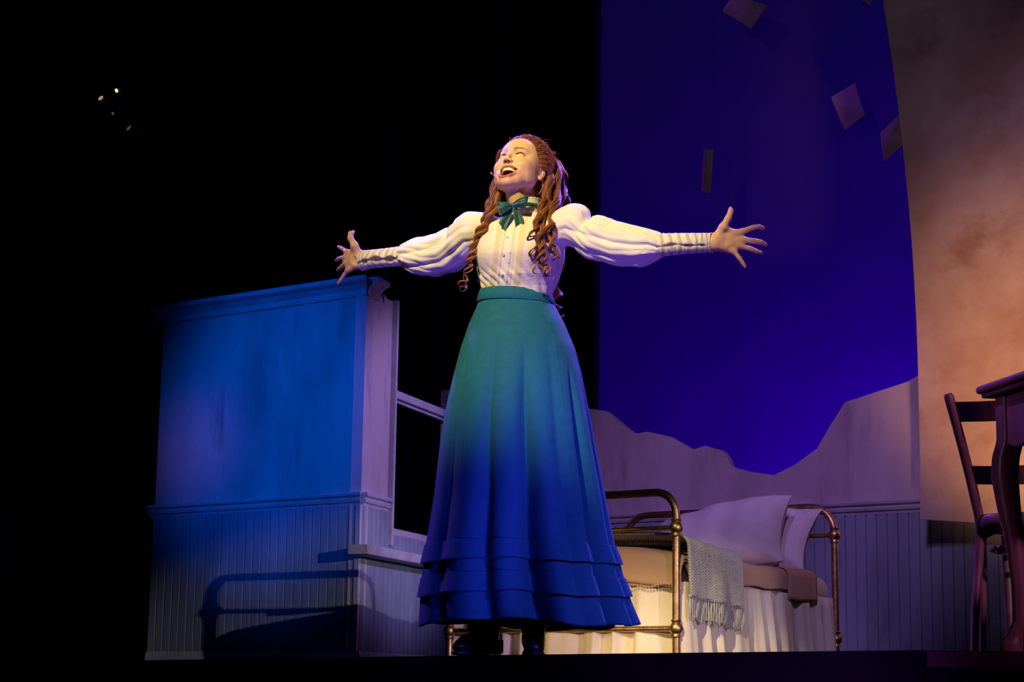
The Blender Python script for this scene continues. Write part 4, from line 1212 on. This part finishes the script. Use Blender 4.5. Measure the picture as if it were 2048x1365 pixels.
def cuff(L, slit, seed, slw):
    pts, rad = pix(L); n = 150
    P = spline(pts, n); R = np.interp(np.linspace(0, 1, n), np.linspace(0, 1, len(rad)), rad)
    def sl(s, a):
        c = slit + .10 * math.sin(s * 9 + seed) + .05 * math.sin(s * 23); w_ = slw * (.35 + .65 * math.sin(math.pi * min(1, s * 1.05)) ** .5) * (1 + .4 * math.sin(s * 31 + seed))
        x = abs((a - c + math.pi) % (2 * math.pi) - math.pi); return max(0., min(1., (w_ - x) / .10))
    def disp(s, a):
        rib = .0014 * math.sin(s * 88 + .6 * math.sin(a * 3 + s * 12)) * (.6 + .5 * math.sin(a * 2 + s * 5 + seed)) + .0009 * math.sin(s * 170 + a * 2)
        return rib - .0045 * sl(s, a) + .003 * math.exp(-((s - 1) / .02) ** 2)
    def colr(s, a):
        st = (s * 10 + .25 * math.sin(a * 2 + seed)) % 1
        c = np.array((.76, .70, .64)) if st > .38 else np.array((.50, .46, .38)); q = sl(s, a); return c * (1 - q) + np.array((.10, .06, .10)) * q  # dark of the slit is shade in the opening, painted as colour
    ring_loft('cuff', P, R, R * .96, disp, colr, 72, M['cuff'], blouse, thick=.0015)
# angle: 0 = up, +90deg = cross(T,up); for the left sleeve T=+x, cross(x,z)=-y (towards the house)
cuff([(1301, 491, 6.236, .0400), (1320, 490.5, 6.22, .0385), (1360, 488, 6.19, .0350), (1400, 486.5, 6.165, .0325), (1424, 486, 6.152, .0315)], math.radians(112), 1.0, .16)
# right sleeve runs to -x: cross(-x,z)=+y, so the house side is -90deg
cuff([(822, 511.5, 6.665, .0365), (800, 513, 6.685, .0350), (770, 516, 6.70, .0330), (740, 519, 6.725, .0330), (724, 521, 6.74, .0350)], math.radians(-112), 2.2, .30)
# collar band
cb_ = [np.array([.0365, 6.404, 1.478]), np.array([.0358, 6.401, 1.500]), np.array([.0352, 6.399, 1.520]), np.array([.0348, 6.398, 1.536])]
cP = spline(cb_, 14)
ring_loft('collar', cP, [.0585] * 14, [.0570] * 14, lambda s, a: .0010 * math.sin(a * 30) * s + .0015 * math.exp(-((s - 1) / .06) ** 2) + .004 * (1 - s) ** 3, lambda s, a: (.82, .77, .75), 90, M['blouse'], blouse, up=(0, -1, 0), thick=.002)
# pearl buttons down the placket
M['pearl'] = material('pearl_button', (.70, .62, .55), .25, var=(.6, .5, .5), scale=200, spec=.6)
from mathutils.bvhtree import BVHTree
def bvh(o):
    me = o.data; org = wloc(o); return BVHTree.FromPolygons([tuple(np.array(v.co) + org) for v in me.vertices], [tuple(p.vertices) for p in me.polygons])
BT = bvh(blouse)
def hit(x, y, bt=None, off=0.):
    d = ray(x, y); d = d / np.linalg.norm(d); h = (bt or BT).ray_cast(Vector(CAM), Vector(d))
    return (np.array(h[0]) + np.array(h[1]) * off, np.array(h[1])) if h[0] else (None, None)
for (x, y) in ((1024, 439), (1015, 475), (1007.5, 510), (1005, 550)):
    p_, n_ = hit(x, y)
    if p_ is None: continue
    MB().lathe(p_ - n_ * .001, [(.0045, 0), (.0052, .0015), (.0045, .0032), (.0030, .0036), (.0001, .0030)], 14, n_).build('button', M['pearl'], blouse, smooth=True)

# skirt
M['teal'] = material('teal_wool_skirt', (.013, .128, .225), .75, var=(.011, .11, .20), scale=40, bump=.12, bscale=600, spec=.1, sheen=.04)
OUT = [(580, 962, 1101), (600, 957, 1107), (612, 955, 1110), (650, 938, 1130), (700, 921, 1151), (750, 908, 1164), (800, 896, 1174), (850, 886, 1184), (900, 879, 1193), (950, 873, 1203), (1000, 867, 1213), (1050, 858, 1222), (1095, 850, 1232), (1150, 843, 1247), (1200, 839, 1262), (1250, 836, 1283)]
SK = []
for y, xa, xb in OUT:
    a = at(xa, y, 6.43); b = at(xb, y, 6.43); SK.append(((a[2] + b[2]) / 2, (a[0] + b[0]) / 2, (b[0] - a[0]) / 2))
SK = np.array(SK)[::-1]
ZB = SK[0, 0]; ZT = at(1030, 610, 6.43)[2]
def zpx(y): return float(at(1050, y, 6.43)[2])
T1a, T1b, T2a, T2b = zpx(1092), zpx(1129), zpx(1156), zpx(1194)
def skirt_r(z, th):
    cx = np.interp(z, SK[:, 0], SK[:, 1]); rx = np.interp(z, SK[:, 0], SK[:, 2]); cy = 6.425 + .02 * np.clip((1.1 - z), 0, 1)
    ry = rx * np.interp(z, [ZB, .9, 1.10, 1.2], [.92, .90, .86, .82])
    g = np.clip((1.06 - z) / (1.06 - ZB), 0, 1) ** 1.15
    f = 0
    for (a, wd, A_, zs) in FOLDS:
        x = (th - math.radians(a) + math.pi) % (2 * math.pi) - math.pi
        gg = np.clip((zs - z) / (zs - ZB), 0, 1) ** 1.0
        wv = wd * (.55 + .45 * gg)
        f = f - A_ * gg * np.exp(-np.abs(x / wv) ** 1.5)
    f = f + .004 * g * np.sin(th * 14 + .8 * np.sin(z * 4)) * .5
    tk = 0
    for ta, tb in ((T1a, T1b), (T2a, T2b)):
        s = (ta - z) / (ta - tb); tk = tk + np.where((s > 0) & (s <= 1), .004 + .007 * s, 0)
    tk = tk + np.clip((T1a - z) / (T1a - ZB), 0, 1) * .002
    return cx, cy, rx + f + tk, ry + f + tk
#   angle deg (-90 = towards the house), width, depth, height where it starts
FOLDS = [(-84, .15, .125, 1.02), (-37, .11, .11, .98), (-113, .12, .050, 1.10), (-60, .12, .030, 1.06), (-145, .14, .022, 1.04), (-14, .10, .05, .95), (165, .2, .05, 1.0), (130, .15, .05, 1.0), (95, .2, .06, 1.0), (60, .15, .05, 1.0), (25, .2, .05, 1.0)]
NT = 320
zs = list(np.linspace(ZT, T1a, 70)) 
for ta, tb in ((T1a, T1b), (T2a, T2b)):
    if ta != T1a: zs += list(np.linspace(zs[-1], ta, 7))[1:]
    zs += [ta - .0008] + list(np.linspace(ta - .002, tb + .0005, 9)) + [tb - .0006]
zs += list(np.linspace(zs[-1] - .002, ZB, 12)); zs = np.array(zs)
th = np.linspace(0, 2 * math.pi, NT, endpoint=False)
G = []
for z in zs:
    cx, cy, rx, ry = skirt_r(np.full(NT, z), th)
    zz = z + .012 * np.sin(th * 3 + 1) * np.clip((.5 - z) / .5, 0, 1) + .006 * np.sin(th * 7) * np.clip((.4 - z) / .4, 0, 1)
    G.append(np.stack([cx + rx * np.cos(th), cy + ry * np.sin(th), zz], 1))
V = np.concatenate(G); k = len(G)
Fc = np.array([(i * NT + j, (i + 1) * NT + j, (i + 1) * NT + (j + 1) % NT, i * NT + (j + 1) % NT) for i in range(k - 1) for j in range(NT)])
skirt = mesh('skirt', V, Fc, M['teal'], person, True); smooth_by_angle(skirt, 50)
so = skirt.modifiers.new('solid', 'SOLIDIFY'); so.thickness = .003; so.offset = -1
# waistband
mb = MB(); G = []
zt_, zb_ = zpx(586), zpx(612)
for s in (0, .08, .5, .92, 1.0):
    z = zb_ + (zt_ - zb_) * s; row = []
    rx0 = np.interp(z, SK[:, 0], SK[:, 2]); cx0 = np.interp(z, SK[:, 0], SK[:, 1])
    e = .0035 if 0 < s < 1 else .001
    for j in range(121):
        a = 2 * math.pi * j / 120; row.append((cx0 + (rx0 + e) * math.cos(a), 6.425 + (rx0 * .83 + e) * math.sin(a), z - .006 * math.cos(a)))
    G.append(row)
mb.grid(G); wbd = mb.build('waistband', M['teal'], skirt, smooth=True)
so = wbd.modifiers.new('solid', 'SOLIDIFY'); so.thickness = .004; so.offset = -1
# side seam piping
def seam(a, z0, z1):
    P = []
    for z in np.linspace(z0, z1, 40):
        cx, cy, rx, ry = skirt_r(np.array([z]), np.array([math.radians(a)])); P.append((float(cx[0] + (rx[0] - .0002) * math.cos(math.radians(a))), float(cy[0] + (ry[0] - .0002) * math.sin(math.radians(a))), z))
    MB().tube(P, .0016, 5).build('seam', M['teal'], skirt, smooth=True)
seam(-52, ZT - .01, .55); seam(-132, ZT - .01, .60)

# boots
M['boot'] = material('black_leather_boot', (.012, .010, .012), .35, var=(.02, .015, .02), scale=30, bump=.2, spec=.5)
def boot(base, dirv, name, lift=0.):
    d = np.array(dirv, float); d /= np.linalg.norm(d); s = np.array([-d[1], d[0], 0])
    def f(p):
        q = p - base; x = q @ d; y = q @ s; z = q[:, 2]; Q = np.stack([x, y, z - lift * np.clip((.06 - x) / .1, 0, 1.2)], 1)
        o = cone(Q, (.0, 0, .26), (.0, 0, .12), .046, .040)
        o = smin(o, cone(Q, (.0, 0, .12), (.02, 0, .068), .040, .036), .02)
        o = smin(o, ell(Q, (.075, 0, .043), (.085, .036, .036)), .03)
        o = smin(o, ell(Q, (.135, 0, .028), (.050, .030, .024)), .02)
        sole = np.maximum(ell(Q, (.075, 0, .012), (.118, .039, .05)), np.abs(Q[:, 2] - .008 - .030 * np.clip((.05 - Q[:, 0]) / .08, 0, 1)) - .006)
        o = np.minimum(o, sole)
        heel = np.maximum(np.maximum(np.abs(Q[:, 0] + .018) - .020 - .0 * Q[:, 2], np.abs(Q[:, 1]) - .023), np.abs(Q[:, 2] - .022) - .022)
        o = np.minimum(o, heel)
        # lacing up the front
        lc = np.exp(-((Q[:, 1]) / .010) ** 2) * (np.sin(Q[:, 2] * 420) > .2) * (Q[:, 0] > 0) * (Q[:, 2] > .06)
        o = np.maximum(o, -(Q[:, 2] + .0005))
        return np.maximum(o - .0018 * lc, Q[:, 2] - .25)
    ax = [np.arange(base[k] - .20, base[k] + .20, .005) for k in (0, 1)] + [np.arange(-.01, .28, .005)]
    V, Fc = surface_nets(f, *ax, margin=.01)
    V[:, 2] = np.maximum(V[:, 2], 0.0005)
    return mesh(name, V, Fc, M['boot'], person, True)
boot(np.array([at(982, 1290, 6.43)[0], 6.43, 0]), (-.62, -.78, 0), 'boot', .015)
boot(np.array([at(1066, 1290, 6.43)[0], 6.43, 0]), (.02, -1, 0), 'boot')

# bow tie at the throat
M['bow'] = material('emerald_satin_bow', (.006, .085, .070), .45, var=(.005, .07, .058), scale=30, bump=.15, bscale=300, spec=.4, sheen=.3)
kn, _ = hit(1025.5, 412); kn = at(1025.5, 412, 6.322)
def pxl(x, y, dY): return at(x, y, kn[1] + dY)
bow = MB().ball(kn, .0095, 16, 1.15)
bowo = bow.build('bow_tie', M['bow'], person, smooth=True)
def ribbon(name, C, hw, hd, npl, seed):
    "flattened loft: centres C, half widths hw (up/down vectors), half depths hd"
    n = 36; k = 26; t = np.linspace(0, 1, k); tt = np.linspace(0, 1, len(C)); C = spline(C, k)
    Wv = np.stack([np.interp(t, tt, np.array(hw)[:, q]) for q in range(3)], 1); D_ = np.interp(t, tt, hd)
    V = []
    for i in range(k):
        for j in range(n):
            a = 2 * math.pi * j / n; pl = .22 * math.sin(npl * a + seed) * (1 - t[i]) + .10 * math.sin(2 * a + 3 * t[i] + seed)
            V.append(C[i] + Wv[i] * math.cos(a) + np.array([0, -1, 0]) * D_[i] * math.sin(a) * (1 + pl) + np.array([0, -1, 0]) * .003 * math.sin(5 * math.cos(a) + seed + 2 * t[i]))
    Fc = [(i * n + j, i * n + (j + 1) % n, (i + 1) * n + (j + 1) % n, (i + 1) * n + j) for i in range(k - 1) for j in range(n)] + [tuple(range(n))[::-1], tuple((k - 1) * n + j for j in range(n))]
    return mesh(name, V, Fc, M['bow'], bowo, True)
def hv(x0, y0, x1, y1, dY=0): return (pxl(x1, y1, dY) - pxl(x0, y0, dY)) / 2
ribbon('loop', [pxl(1023, 412, -.004), pxl(1012, 414, -.012), pxl(1001, 417, -.014), pxl(996, 418.5, -.008)], [hv(1024, 417, 1022, 407), hv(1014, 424, 1011, 404), hv(1003, 431, 999, 404), hv(998, 430, 994, 406)], [.007, .011, .010, .004], 3, .5)
ribbon('loop', [pxl(1028, 411, -.004), pxl(1038, 407, -.013), pxl(1050, 404, -.016), pxl(1055, 403, -.010)], [hv(1028, 417, 1027, 406), hv(1039, 416, 1036, 399), hv(1051, 417, 1051, 392), hv(1052, 418, 1059, 391)], [.007, .012, .011, .004], 3, 2.0)
def tail(C, W_, seed):
    mb = MB(); k = 24; m_ = 13; C = np.array(C); t = np.linspace(0, 1, k); tt = np.linspace(0, 1, len(C)); Cc = spline(C, k); Wv = np.stack([np.interp(t, tt, np.array(W_)[:, q]) for q in range(3)], 1)
    G = []
    for i in range(k):
        G.append([Cc[i] + Wv[i] * x + np.array([0, -1, 0]) * (.003 * math.cos(x * 3 + seed + t[i] * 2)) for x in np.linspace(-1, 1, m_)])
    mb.grid(G); o = mb.build('tail', M['bow'], bowo, smooth=True); so = o.modifiers.new('solid', 'SOLIDIFY'); so.thickness = .0025; so.offset = 0
tail([pxl(1023, 415, -.002), pxl(1013, 432, -.004), pxl(1007, 446, -.006), pxl(1004.5, 455, -.006)], [hv(1019, 415, 1027, 416), hv(1004, 430, 1022, 437), hv(998, 446, 1015, 451), hv(998, 447.5, 1011, 463)], .4)
tail([pxl(1029, 415, -.002), pxl(1035, 432, -.004), pxl(1039, 446, -.006), pxl(1040, 456, -.006)], [hv(1025, 416, 1034, 415), hv(1028, 434, 1045, 431), hv(1030, 450, 1048, 446), hv(1032, 463.5, 1048, 449)], 1.6)
# narrow ribbon round the collar
P = []; 
for j in range(41):
    a = 2 * math.pi * j / 40; P.append(np.array([.0355, 6.399, 1.512]) + np.array([.0620 * math.cos(a), .0610 * math.sin(a), 0]) + UP * (-.004 * math.cos(a) + .003 * math.sin(a)))
MB().tube(P, .0058, 10, ry=.0018, up=(0, 0, 1), cap=False).build('neck_ribbon', M['bow'], bowo, smooth=True)

# headset microphone
M['mic'] = material('beige_microphone', (.62, .44, .32), .5, var=(.5, .34, .24), scale=90)
kb = bvh(body)
def hb(x, y, off): return hit(x, y, kb, off)[0]
P = [from_head((-.072, .000, -.030)), from_head((-.0715, -.020, -.045)), from_head((-.066, -.040, -.062)), at(991.5, 357, hy - .050), at(987.5, 351.5, hy - .058), at(984, 348, hy - .064)]
mic = MB().tube(spline(P, 24), .0011, 6).build('headset_microphone', M['mic'], person, smooth=True)
pe = np.array(P[-1]); pd = (np.array(P[-1]) - np.array(P[-2])); pd /= np.linalg.norm(pd)
MB().tube([pe - pd * .003, pe, pe + pd * .006, pe + pd * .008], [.0018, .0030, .0030, .0015], 10).build('microphone_capsule', M['mic'], mic, smooth=True)

# ---- hair
M['hair'] = material('auburn_hair', (.30, .09, .03), .42, vcol=True, spec=.45)
rnd = random.Random(5)
HV, HF, HCc = [], [], []
def strand(P, r0, r1=None, c=None, n=5):
    P = np.array(P, float); k = len(P); T = np.gradient(P, axis=0); T /= np.linalg.norm(T, axis=1)[:, None] + 1e-9
    u = np.array([.13, .2, 1.]) if abs(T[0][2]) < .8 else np.array([1., .1, 0]); r1 = r0 * .4 if r1 is None else r1
    b0 = sum(len(v) for v in HV); V = np.empty((k, n, 3))
    an = np.arange(n) * 2 * math.pi / n
    for i in range(k):
        u = u - T[i] * (T[i] @ u); u /= np.linalg.norm(u) + 1e-9; v = np.cross(T[i], u); s = i / (k - 1)
        r = r0 * (min(1, .5 + s * 8)) * (1 - s ** 3) + r1 * s ** 3
        V[i] = P[i] + r * (np.cos(an)[:, None] * u + np.sin(an)[:, None] * v)
    HV.append(V.reshape(-1, 3))
    i_, j_ = np.meshgrid(np.arange(k - 1), np.arange(n), indexing='ij'); i_, j_ = i_.ravel(), j_.ravel()
    HF.append(np.stack([b0 + i_ * n + j_, b0 + i_ * n + (j_ + 1) % n, b0 + (i_ + 1) * n + (j_ + 1) % n, b0 + (i_ + 1) * n + j_], 1))
    if c is None:
        t = rnd.random(); c = np.array((.36, .125, .038)) * (1 - t) + np.array((.17, .045, .018)) * t
        if rnd.random() < .15: c = np.array((.50, .22, .075))
    HCc.append(np.tile(c, (k * n, 1)))
# scalp volume
def cap_field(p):
    q = to_head(p)
    d = ell(q, (0, .024, .036), (.0805, .094, .0945))
    d = smin(d, ell(q, (0, .070, .000), (.068, .060, .070)), .03)
    d = smin(d, ell(q, (0, .060, -.060), (.050, .045, .07)), .03)
    face = ell(q, (0, -.088, -.040), (.0685, .082, .1045))
    d = smax(d, -face, .006)
    for s in (-1, 1): d = smax(d, -ell(q, (s * .085, .006, -.020), (.03, .022, .034)), .006)
    return d - .0012 * np.sin(q[:, 0] * 420 + 3 * np.sin(q[:, 2] * 30)) * np.clip((q[:, 1] + .05) * 20, .3, 1)
ax = [np.arange(hx - .15, hx + .17, .003), np.arange(hy - .15, hy + .22, .003), np.arange(hz_ - .16, hz_ + .15, .003)]
CV, CF = surface_nets(cap_field, *ax, margin=.006)
# swept-back strands over the volume
def on_cap(q, lift):
    "push a head-space point out to the hair volume"
    c = np.array((0, .024, .030)); d = q - c; r = np.array((.0815, .0955, .0960)) + lift; k = 1 / np.sqrt(((d / r) ** 2).sum()); return c + d * k
for i in range(2100):
    a = rnd.uniform(-1.0, 1.0); s_ = 1 if a > 0 else -1
    # hairline: arc from one temple over the forehead to the other
    ang = a * 1.75; st = np.array((.0690 * math.sin(ang), -.0640 + .060 * (1 - math.cos(ang)) * .75 + .004, .058 + .020 * math.cos(ang) - .040 * (1 - math.cos(ang)) - .012 * abs(a) ** 3))
    back = rnd.random() * .75 * (rnd.random() < .6)
    en = np.array((s_ * (.020 + .045 * rnd.random()), .105 + .02 * rnd.random(), -.010 - .055 * rnd.random() - .02 * abs(a)))
    mid = np.array((.078 * math.sin(ang * .82), .030, .100 * math.cos(ang * .80) + .020))
    lf = .001 + .010 * rnd.random() ** 1.5; st = st + np.array((0, 1, 0)) * .006 * rnd.random(); P = []
    w1, w2, w3 = rnd.random() * 6, rnd.random() * 6, rnd.random()
    for k in range(20):
        t = back * .5 + (1 - back * .5) * k / 19; b = (1 - t) ** 2 * st + 2 * t * (1 - t) * mid + t * t * en
        vol = math.sin(math.pi * min(1, t * 1.15)) * .010
        q = on_cap(b, lf * min(1, t * 5) + vol + .0035 * math.sin(t * 11 + w1 + a * 9))
        q = q + np.array((.0035 * math.sin(t * 9 + w2) * t, 0, .0035 * math.cos(t * 8 + w2) * t))
        P.append(from_head(q))
    strand(P, .0005 + .0005 * rnd.random(), .0004, n=4)
# flyaway wisps
for i in range(70):
    a = rnd.uniform(-1.2, 1.2); st = on_cap(np.array((.07 * math.sin(a), rnd.uniform(-.03, .09), .09 * math.cos(a))), .004); P = []; w1 = rnd.random() * 6
    dr = np.array((rnd.uniform(-.3, .5), rnd.uniform(.2, 1), rnd.uniform(-.2, .6))); L = rnd.uniform(.02, .055)
    for k in range(9):
        t = k / 8; q = st + dr * L * t + (st - np.array((0, .02, .03))) * .25 * math.sin(t * 2.2) + np.array((math.sin(t * 6 + w1), math.cos(t * 5 + w1), math.sin(t * 4))) * .004 * t; P.append(from_head(q))
    strand(P, .00045, .0002, np.array((.42, .17, .07)), 4)
def lock(path, n, rad, turns, R, spread, wr=(.0004, .00075), tail=None, seed=0, fuzz=.0):
    "bundle of n strands on a corkscrew; path of (x, y, depth); R list of coil radii; spread list of bundle radii"
    pts = [at(*p) for p in path]; m_ = 26 + int(turns * 11); P = spline(pts, m_); t = np.linspace(0, 1, m_)
    Rr = np.interp(t, np.linspace(0, 1, len(R)), R); Sp = np.interp(t, np.linspace(0, 1, len(spread)), spread)
    T = np.gradient(P, axis=0); T /= np.linalg.norm(T, axis=1)[:, None]; u = np.array([1., 0, 0]); U_, V_ = [], []
    for i in range(m_):
        u = u - T[i] * (u @ T[i]); u /= np.linalg.norm(u); U_.append(u); V_.append(np.cross(T[i], u))
    U_, V_ = np.array(U_), np.array(V_); ph = seed * 1.7 + turns * 2 * math.pi * t ** 1.15
    core = P + Rr[:, None] * (np.cos(ph)[:, None] * U_ + np.sin(ph)[:, None] * V_)
    for s in range(int(n * 3.4)):
        a0 = rnd.random() * 6.28; rr = math.sqrt(rnd.random()); tw = rnd.uniform(-1, 1); st = rnd.random() * .04; en = 1 - rnd.random() ** 2 * .12
        an = a0 + ph * .5 + tw * t; fz = fuzz * (rnd.random() < .25) * np.sin(t * 15 + a0) * t
        Q = core + (Sp * rr)[:, None] * (np.cos(an)[:, None] * U_ + np.sin(an)[:, None] * V_) + fz[:, None] * U_ if not np.isscalar(fz) else core
        i0, i1 = int(st * m_), max(int(en * m_), 6); strand(Q[i0:i1], rnd.uniform(*wr), .0004)
# masses over her left shoulder (right in the picture)
lock([(1088, 318, 6.44), (1097, 345, 6.41), (1099, 380, 6.37), (1092, 418, 6.33), (1085, 450, 6.285), (1081, 480, 6.262), (1081, 510, 6.262), (1086, 535, 6.268), (1100, 552, 6.275)], 60, 0, 5.5, [.002, .004, .007, .009, .010, .011, .010], [.013, .015, .014, .012, .010, .007, .003], seed=1, fuzz=.004)
lock([(1104, 315, 6.47), (1114, 345, 6.44), (1114, 385, 6.38), (1105, 425, 6.32), (1098, 455, 6.28), (1098, 480, 6.27), (1108, 505, 6.272), (1111, 522, 6.275)], 55, 0, 5, [.002, .004, .007, .009, .010, .009], [.014, .016, .014, .011, .008, .003], seed=2, fuzz=.004)
lock([(1112, 322, 6.50), (1123, 355, 6.48), (1124, 395, 6.43), (1114, 428, 6.36), (1106, 455, 6.30), (1104, 480, 6.28)], 45, 0, 4, [.002, .005, .008, .008], [.013, .014, .012, .004], seed=3, fuzz=.004)
lock([(1092, 360, 6.40), (1090, 390, 6.36), (1083, 415, 6.32), (1076, 440, 6.285), (1070, 458, 6.265)], 34, 0, 3, [.002, .004, .006], [.010, .011, .008], seed=4, fuzz=.003)
lock([(1080, 428, 6.30), (1069, 452, 6.268), (1066, 472, 6.26), (1066, 500, 6.26), (1068, 525, 6.262), (1077, 548, 6.27), (1083, 556, 6.272)], 20, 0, 4.2, [.003, .010, .013, .013, .014, .012], [.006, .004, .0035, .003, .002, .0008], seed=5)
lock([(1076, 440, 6.29), (1064, 462, 6.262), (1063, 490, 6.26), (1068, 515, 6.262), (1066, 532, 6.265)], 14, 0, 3.0, [.004, .012, .012, .010], [.005, .0035, .003, .001], seed=9)
lock([(1103, 455, 6.285), (1107, 475, 6.272), (1109, 492, 6.27), (1114, 508, 6.272), (1116, 524, 6.278)], 16, 0, 2.6, [.003, .009, .010, .008], [.006, .004, .003, .001], seed=6)
lock([(1082, 480, 6.262), (1084, 505, 6.26), (1090, 525, 6.262), (1098, 545, 6.268), (1104, 562, 6.275)], 22, 0, 3.4, [.006, .009, .010, .008], [.008, .006, .004, .001], seed=7)
lock([(1084, 330, 6.40), (1087, 350, 6.385), (1084, 372, 6.37), (1078, 392, 6.35)], 12, 0, 1.2, [.001, .003, .004], [.004, .004, .001], seed=8)
lock([(1120, 335, 6.53), (1129, 370, 6.54), (1128, 410, 6.54), (1122, 450, 6.55), (1118, 520, 6.57), (1114, 580, 6.575), (1112, 610, 6.575), (1118, 632, 6.58), (1130, 645, 6.58)], 34, 0, 7, [.003, .008, .010, .012, .014, .013], [.014, .015, .012, .010, .007, .002], seed=10, fuzz=.003)
lock([(1095, 330, 6.52), (1098, 380, 6.52), (1100, 440, 6.53), (1104, 520, 6.56), (1108, 590, 6.57), (1108, 625, 6.57)], 34, 0, 6, [.003, .008, .012, .012], [.016, .016, .010, .003], seed=12)
lock([(1060, 330, 6.52), (1062, 380, 6.52), (1065, 440, 6.53), (1070, 520, 6.55), (1080, 570, 6.56)], 34, 0, 6, [.003, .008, .012, .012], [.016, .018, .012, .004], seed=13)
# over her right shoulder (left in the picture)
lock([(1004, 330, 6.44), (998, 362, 6.43), (991, 392, 6.41), (980, 422, 6.385), (970, 445, 6.375), (958, 468, 6.37), (950, 492, 6.36), (944, 515, 6.35), (938, 535, 6.35)], 46, 0, 5.5, [.002, .004, .006, .007, .009, .009], [.011, .012, .011, .009, .006, .002], seed=20, fuzz=.004)
lock([(1012, 350, 6.43), (1004, 378, 6.42), (995, 405, 6.39), (983, 432, 6.37), (968, 456, 6.365), (953, 482, 6.36), (946, 508, 6.35), (938, 530, 6.35), (933, 552, 6.35), (924, 568, 6.35), (930, 580, 6.35)], 34, 0, 6.5, [.002, .004, .007, .009, .011, .011, .010], [.010, .010, .008, .005, .004, .002], seed=21, fuzz=.003)
lock([(996, 345, 6.46), (987, 378, 6.45), (980, 405, 6.42), (972, 430, 6.39), (962, 452, 6.375)], 30, 0, 3, [.003, .006, .007], [.010, .010, .003], seed=22, fuzz=.004)
lock([(946, 500, 6.355), (938, 522, 6.35), (938, 545, 6.35), (929, 562, 6.35), (925, 576, 6.35), (934, 582, 6.35)], 12, 0, 2.8, [.006, .012, .012, .010], [.004, .003, .002, .001], seed=23)
lock([(1002, 300, 6.40), (996, 318, 6.42), (994, 340, 6.43)], 22, 0, .6, [.001, .003, .004], [.006, .008, .008], seed=24)
# loose tendril at her temple
lock([(1077, 322, 6.36), (1076, 336, 6.355), (1080, 350, 6.355), (1084, 366, 6.36)], 7, 0, 1.3, [.001, .003, .004], [.002, .002, .0008], seed=25, wr=(.0004, .0006))
base = np.concatenate(HV); k0 = len(base)
allF = np.concatenate(HF)
capc = np.tile(np.array((.20, .06, .02)), (len(CV), 1))
hair = mesh('hair', np.concatenate([base, CV]), np.concatenate([allF, CF + k0]), M['hair'], person, True, np.concatenate(HCc + [capc]))
print('counts body', len(BV), 'blouse', len(blouse.data.vertices), 'hair', len(base))
